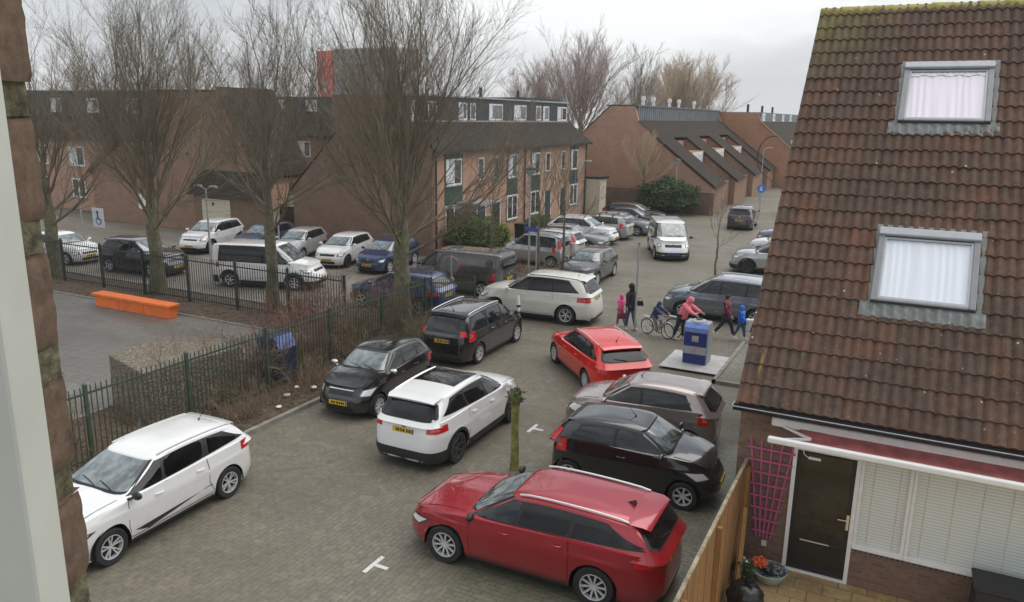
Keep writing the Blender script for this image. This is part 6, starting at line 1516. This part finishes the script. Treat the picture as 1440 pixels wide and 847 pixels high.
# ------------------------------------------------------------------ people and bicycles
SKIN = plain('skin', (.48, .29, .21), .6, var=.08); HAIR = plain('dark_hair', (.02, .015, .012), .7, var=.2)
JEANS = plain('jeans', (.06, .10, .19), .85, var=.2, scale=20); JEANS2 = plain('dark_jeans', (.025, .035, .07), .85, var=.2, scale=20); SHOE = plain('white_shoe', (.72, .71, .70), .6, var=.1)
def cloth(n, c): return plain('cloth_'+n, c, .75, var=.18, scale=14, bump=.25)
def skinmesh(name, V, E, mat, parent, sub=2):
    me = bpy.data.meshes.new(name); me.from_pydata([v[0] for v in V], E, []); me.materials.append(mat)
    o = bpy.data.objects.new(name, me); C.objects.link(o); o.parent = parent
    m = o.modifiers.new('skin', 'SKIN'); m.use_smooth_shade = True
    if not me.skin_vertices: 
        bpy.context.view_layer.objects.active = o
    sv = me.skin_vertices[0].data if me.skin_vertices else None
    if sv:
        for i, v in enumerate(V): sv[i].radius = (v[1], v[2] if len(v) > 2 else v[1])
        for i in range(len(V)): sv[i].use_root = (i == 0)
    s_ = o.modifiers.new('sub', 'SUBSURF'); s_.levels = sub; s_.render_levels = sub
    return o
def person(label, x, y, z, rel, h, top, legs, torso=0, legL=(25, 10), legR=(-22, 12), armL=(-20, 10), armR=(20, 15), hood=None, hair=HAIR, hips=None, coat=.0, group=None, shoe=SHOE, head=0, out=6, sit=False, plump=1.0):
    k = h/1.75; root = empty('person', (x, y, z), rel, label, 'person', group)
    hz = (hips if hips is not None else .93*k)
    def T_(v, t=0):
        c, s = math.cos(t), math.sin(t); return Vector((v[0]*c+v[2]*s, v[1], -v[0]*s+v[2]*c))
    P0 = Vector((0, 0, hz)); tt = R(torso)
    def tor(v): return P0+T_(Vector(v)*k, tt)
    J = {}; V = []; E = []
    def add(n, p, r, r2=None, par=None):
        J[n] = len(V); V.append((tuple(p), r*k, (r2 or r)*k))
        if par: E.append((J[par], J[n]))
        return Vector(p)
    add('pelvis', P0, .085, .11); add('waist', tor((0, 0, .16)), .08, .105, 'pelvis'); add('chest', tor((.01, 0, .40)), .08, .11, 'waist')
    add('neck', tor((.0, 0, .545)), .05, .05, 'chest'); add('jaw', tor((.025+head*.02, 0, .635)), .07, .066, 'neck'); add('crown', tor((.02+head*.03, 0, .745)), .088, .078, 'jaw')
    add('nose', tor((.108, 0, .665)), .016, .014, 'jaw')
    arms = {}
    for s, (a, bnd), nm in ((1, armL, 'L'), (-1, armR, 'R')):
        sh = add('sh'+nm, tor((0, s*.165, .455)), .035, .035, 'chest')
        d = Vector((math.sin(R(a)), s*math.sin(R(out)), -math.cos(R(a)))).normalized(); el = add('el'+nm, sh+d*.28*k, .03, .03, 'sh'+nm)
        d2 = Vector((math.sin(R(a+bnd)), s*.02, -math.cos(R(a+bnd)))).normalized(); wr_ = add('wr'+nm, el+d2*.25*k, .026, .03, 'el'+nm)
        pm = add('pm'+nm, wr_+d2*.07*k, .022, .036, 'wr'+nm); side_ = Vector((0, 1, 0)).cross(d2).normalized()
        for q, (off, ln) in enumerate(((-.026, .062), (-.009, .075), (.009, .07), (.026, .055))):
            f1 = pm+d2*(ln*.5)*k+side_*off*k; add('f%s%d' % (nm, q), f1, .009, .009, 'pm'+nm); add('g%s%d' % (nm, q), f1+(d2*.8+Vector((0, -s*.6, 0))).normalized()*ln*.5*k, .008, .008, 'f%s%d' % (nm, q))
        add('th'+nm, wr_+d2*.04*k-side_*.04*k, .010, .010, 'wr'+nm); add('ti'+nm, wr_+d2*.075*k-side_*.052*k, .009, .009, 'th'+nm)
        arms[nm] = (sh, el, wr_)
    legp = {}
    for s, (a, bnd), nm in ((1, legL, 'L'), (-1, legR, 'R')):
        hp = add('hp'+nm, P0+Vector((0, s*.085*k, -.04*k)), .07, .07, 'pelvis')
        d = Vector((math.sin(R(a)), s*.03, -math.cos(R(a)))).normalized(); kn = add('kn'+nm, hp+d*.42*k, .045, .045, 'hp'+nm)
        d2 = Vector((math.sin(R(a-bnd)), 0, -math.cos(R(a-bnd)))).normalized(); an = add('an'+nm, kn+d2*.40*k, .036, .038, 'kn'+nm)
        add('to'+nm, an+Vector((.13*k, s*.01, -.05*k)), .03, .036, 'an'+nm); legp[nm] = (hp, kn, an, d2)
    skinmesh('body', V, E, SKIN, root)
    # jacket
    V = []; E = []; J = {}; pl = plump
    add('waist', tor((0, 0, .16)), .15*pl, .18*pl); add('chest', tor((.005, 0, .38)), .165*pl, .20*pl, 'waist'); add('collar', tor((.0, 0, .50)), .085, .095, 'chest')
    add('hem', P0+Vector((0, 0, -.03*k-coat*k)), .155*pl+coat*.15, .185*pl+coat*.15, 'waist'); 
    for s, nm in ((1, 'L'), (-1, 'R')):
        sh, el, wr_ = arms[nm]; add('sh'+nm, sh, .098*pl, .098*pl, 'chest'); add('el'+nm, el, .075*pl, .075*pl, 'sh'+nm); add('wr'+nm, wr_-(wr_-el)*.06, .055, .055, 'el'+nm)
    skinmesh('jacket', V, E, top, root)
    V = []; E = []; J = {}
    add('pelvis', P0+Vector((0, 0, .04*k)), .13, .155)
    for s, nm in ((1, 'L'), (-1, 'R')):
        hp, kn, an, d2 = legp[nm]; add('hp'+nm, hp, .11, .11, 'pelvis'); add('kn'+nm, kn, .078, .08, 'hp'+nm); add('an'+nm, an-d2*.03*k, .062, .062, 'kn'+nm)
    skinmesh('trousers', V, E, legs, root)
    for s, nm in ((1, 'L'), (-1, 'R')):
        hp, kn, an, d2 = legp[nm]; b = MB(); rows = []
        for t, (hx, w_, hh) in enumerate(((-.07, .01, .03), (-.06, .036, .075), (0, .042, .09), (.08, .047, .06), (.15, .042, .045), (.18, .015, .02))):
            c = an+Vector((hx*k, 0, -.075*k)); rows.append([(c.x, c.y+math.cos(u)*w_*k, c.z+max(0, math.sin(u))*hh*k+min(0, math.sin(u))*.012*k) for u in np.linspace(0, 6.283, 13)[:-1]])
        b.grid(rows, True); b.build('shoe', shoe, root, 50, fix=True)
    # hair or hood
    hc = tor((.0+head*.03, 0, .70)); b = MB(); rows = []; rx, ry, rz = (.118, .108, .135) if hood else (.108, .096, .118); tilt = R(35 if hood else 42)
    for i in range(9):
        a_ = math.pi*(i/8)*.64; rows.append([T_((math.sin(a_)*math.cos(u)*rx*k, math.sin(a_)*math.sin(u)*ry*k, math.cos(a_)*rz*k), -tilt+tt*.8)+hc for u in np.linspace(0, 6.283, 17)[:-1]])
    b.grid(rows, True); b.grid([[tuple(hc+(Vector(p)-hc)*.93) for p in r] for r in rows[::-1]], True); b.build('hood' if hood else 'hair', hood or hair, root, 60)
    if hood:
        b = MB(); b.tube([tor((-.02, 0, .53)), tor((-.04, 0, .60)), tor((-.045, 0, .66))], [.095*k, .10*k, .09*k], 12); b.build('hood_neck', hood, root, 60)
    b = MB()
    for s in (1, -1):
        c = tor((.098, s*.03, .695)); b.box(c.x-.006, c.x+.004, c.y-.011*k, c.y+.011*k, c.z-.005*k, c.z+.005*k)
    c = tor((.10, 0, .622)); b.box(c.x-.006, c.x+.004, c.y-.022*k, c.y+.022*k, c.z-.004*k, c.z+.004*k)
    b.build('face', HAIR, root)
    return root
PINK = cloth('pink', (.80, .10, .28)); CORAL = cloth('coral', (.80, .20, .26)); MAROON = cloth('maroon', (.20, .03, .06)); CBLUE = cloth('blue', (.02, .16, .72)); CNAVY = cloth('navy', (.03, .045, .12)); CBLACK = cloth('black', (.015, .015, .018)); GREYC = cloth('grey_trousers', (.16, .17, .19))
person('child in hooded pink jacket walking beside the person in black', -8.45, 25.35, .0, R(160), 1.18, PINK, GREYC, hood=PINK, coat=.12, plump=1.12, legL=(12, 6), legR=(-14, 8))
person('person in long black coat carrying a small bag, left of the pale pole', -8.02, 25.12, .0, R(150), 1.66, CBLACK, JEANS, coat=.22, legL=(10, 5), legR=(-12, 6), armL=(-10, 12), armR=(12, 35), hood=CBLACK, plump=1.0)
# hand bag held out
t = empty('hand_bag', (-7.72, 25.2, .88), R(20), 'small black bag just right of the pale pole', 'bag'); b = MB(); b.prism([(-.13, 0), (.13, 0), (.10, .17), (-.10, .17)], 'y', -.045, .045); o = b.build('body', CBLACK, t); bevel(o, .02); b = MB(); b.tube([(-.07, 0, .165), (-.06, 0, .25), (0, 0, .29), (.06, 0, .25), (.07, 0, .165)], .01, 6); b.build('handle', M['black'], t)
t = empty('school_bag', (-8.30, 25.0, .38), R(30), 'dark red bag hanging between the pink child and the person in black', 'bag'); b = MB(); b.prism([(-.14, 0), (.14, 0), (.12, .22), (-.12, .22)], 'y', -.06, .06); o = b.build('body', MAROON, t); bevel(o, .03); b = MB(); b.tube([(-.06, 0, .215), (0, 0, .33), (.06, 0, .215)], .01, 6); b.build('handle', MAROON, t)
person('woman in maroon coat walking right with blue jeans', -4.82, 25.55, .06, R(-12), 1.50, MAROON, JEANS2, coat=.16, legL=(24, 8), legR=(-24, 14), armL=(-18, 15), armR=(22, 20), plump=1.0)
person('child in blue hooded jacket walking beside the woman in maroon', -4.35, 25.62, .06, R(-8), 1.16, CBLUE, JEANS, hood=CBLUE, coat=.10, legL=(18, 8), legR=(-18, 12), plump=1.15, armR=(30, 20))
t = empty('shopping_bag', (-4.0, 25.75, .36), R(10), 'white and black bag carried right of the blue jacket child', 'bag')
b = MB(); b.prism([(-.20, 0), (.20, 0), (.24, .42), (-.22, .40)], 'y', -.10, .10); o = b.build('body', plain('bag_white', (.62, .64, .66), .6, var=.2, scale=9), t); bevel(o, .04)
b = MB(); b.prism([(-.08, -.02), (.215, -.02), (.23, .26), (.0, .30)], 'y', -.108, -.1015); b.build('dark_panel', M['dark'], t); b = MB(); b.tube([(-.1, 0, .4), (0, 0, .56), (.1, 0, .4)], .012, 6); b.build('handle', M['dark'], t)
def bicycle(label, x, y, z, rel, r, wb_, fcol, sh, hb, group=None):
    t = empty('bicycle', (x, y, z), rel, label, 'bicycle', group); xr_, xf_ = -wb_/2, wb_/2
    for wx in (xr_, xf_):
        b = MB(); n = 32; rows = []
        for i in range(n):
            a = 6.28319*i/n; rows.append([(wx+math.cos(a)*(r+math.cos(u)*.02), math.sin(u)*.02, r+.02+math.sin(a)*(r+math.cos(u)*.02)) for u in np.linspace(0, 6.283, 9)[:-1]])
        rows.append(rows[0]); b.grid(rows, True); w_ = b.build('wheel', M['rubber'], t, 60)
        b = MB()
        for i in range(18): a = 6.28319*i/18; b.bar((wx, .02*(-1)**i, r+.02), (wx+math.cos(a)*(r-.015), 0, r+.02+math.sin(a)*(r-.015)), .003)
        b.lathe([(.02, -.03), (.02, .03)], cx=wx, cy=r+.02, n=8, axis='y')
        for i in range(24): a0, a1 = 6.28319*i/24, 6.28319*(i+1)/24; b.bar((wx+math.cos(a0)*(r-.022), 0, r+.02+math.sin(a0)*(r-.022)), (wx+math.cos(a1)*(r-.022), 0, r+.02+math.sin(a1)*(r-.022)), .016, .01)
        b.build('rim', M['rim'], w_)
        b = MB(); b.grid([[(wx+math.cos(a)*(r+.05), yy, r+.02+math.sin(a)*(r+.05)) for a in np.linspace(.5 if wx < 0 else 1.0, 3.3 if wx < 0 else 2.9, 12)] for yy in (-.025, .025)]); b.build('mudguard', fcol, t, 60)
    bb_ = Vector((xr_+.42*wb_, 0, r*.92)); st = Vector((xr_+.27*wb_, 0, sh-.04)); ht = Vector((xf_-.17*wb_, 0, hb-.12)); hbm = Vector((xf_-.13*wb_, 0, hb-.24)); ra = Vector((xr_, 0, r+.02)); fa = Vector((xf_, 0, r+.02))
    b = MB(); b.tube([bb_, st], .016, 8); b.tube([bb_, hbm], .018, 8); b.tube([lerp(bb_, st, .8), ht], .016, 8); b.tube([ht, hbm], .02, 8)
    for s in (1, -1):
        o_ = Vector((0, s*.04, 0)); b.tube([ra+o_, bb_], .010, 6); b.tube([ra+o_, lerp(bb_, st, .8)], .009, 6); b.tube([hbm+o_*.6, fa+o_], .012, 6)
    b.build('frame', fcol, t, 50)
    b = MB(); b.tube([ht, ht+Vector((-.02, 0, .12))], .014, 6); b.tube([(ht.x-.12, .26, hb), (ht.x-.03, .14, hb+.02), (ht.x-.02, 0, hb), (ht.x-.03, -.14, hb+.02), (ht.x-.12, -.26, hb)], .013, 6); b.build('handlebar', M['chrome'], t, 50)
    b = MB(); rows = [[(st.x+dx, math.cos(u)*w_, sh+math.sin(u)*.025) for u in np.linspace(0, 6.283, 11)[:-1]] for dx, w_ in ((-.12, .02), (-.11, .085), (-.04, .08), (.05, .035), (.12, .02), (.13, .005))]; b.grid(rows, True); b.build('saddle', M['black'], t, 50, fix=True)
    b = MB(); b.lathe([(.0001, .05), (.075, .05), (.08, .04)], cx=bb_.x, cy=bb_.z, n=14, axis='y'); b.bar(bb_+Vector((0, .07, 0)), bb_+Vector((.11, .07, -.11)), .015); b.bar(bb_+Vector((0, -.07, 0)), bb_+Vector((-.11, -.07, .11)), .015); b.box(bb_.x+.07, bb_.x+.15, .07, .14, bb_.z-.13, bb_.z-.11); b.box(bb_.x-.15, bb_.x-.07, -.14, -.07, bb_.z+.11, bb_.z+.13); b.build('crank', M['dark'], t, 50)
    b = MB(); b.box(xr_-.18, xr_+.17, -.06, .06, r*2+.10, r*2+.115); b.bar((xr_, .06, r), (xr_-.1, .06, r*2+.1), .01); b.bar((xr_, -.06, r), (xr_-.1, -.06, r*2+.1), .01); b.build('carrier', M['zinc'], t)
    return t
bicycle('small bicycle ridden by the child in the navy jacket', -6.93, 24.74, .004, R(-22), .255, .86, plain('bike_white', (.6, .6, .6), .4, var=0), .62, .80)
person('child in navy jacket and hood sitting on a small bicycle', -7.07, 24.79, .004, R(-22), 1.22, CNAVY, GREYC, hips=.70, torso=24, legL=(62, 75), legR=(35, 28), armL=(62, 12), armR=(60, 14), hood=CNAVY, plump=1.1, out=10)
bicycle('adult bicycle held by the person in coral, front hidden by the container', -5.88, 24.62, .004, R(-14), .33, 1.05, M['dark'], .86, 1.02)
person('person in coral pink hooded coat leaning over the handlebar of a bicycle', -6.14, 24.72, .004, R(-14), 1.60, CORAL, JEANS2, torso=30, legL=(14, 20), legR=(-12, 8), armL=(58, 10), armR=(55, 14), hood=CORAL, coat=.10, plump=1.12, out=12, hips=.86)
# ------------------------------------------------------------------ damp air
b = MB(); b.box(-420, 420, -60, 560, -1.2, 40)
def hz():
    m = bpy.data.materials.new('haze'); m.use_nodes = True; t = m.node_tree; t.nodes.clear()
    o = t.nodes.new('ShaderNodeOutputMaterial'); v = t.nodes.new('ShaderNodeVolumePrincipled'); v.inputs['Density'].default_value = .0006
    v.inputs['Color'].default_value = (.82, .85, .88, 1); v.inputs['Anisotropy'].default_value = .2; t.links.new(v.outputs[0], o.inputs['Volume']); return m
tag(b.build('haze', hz()), 'thin damp grey air over the street', 'haze', kind='stuff')
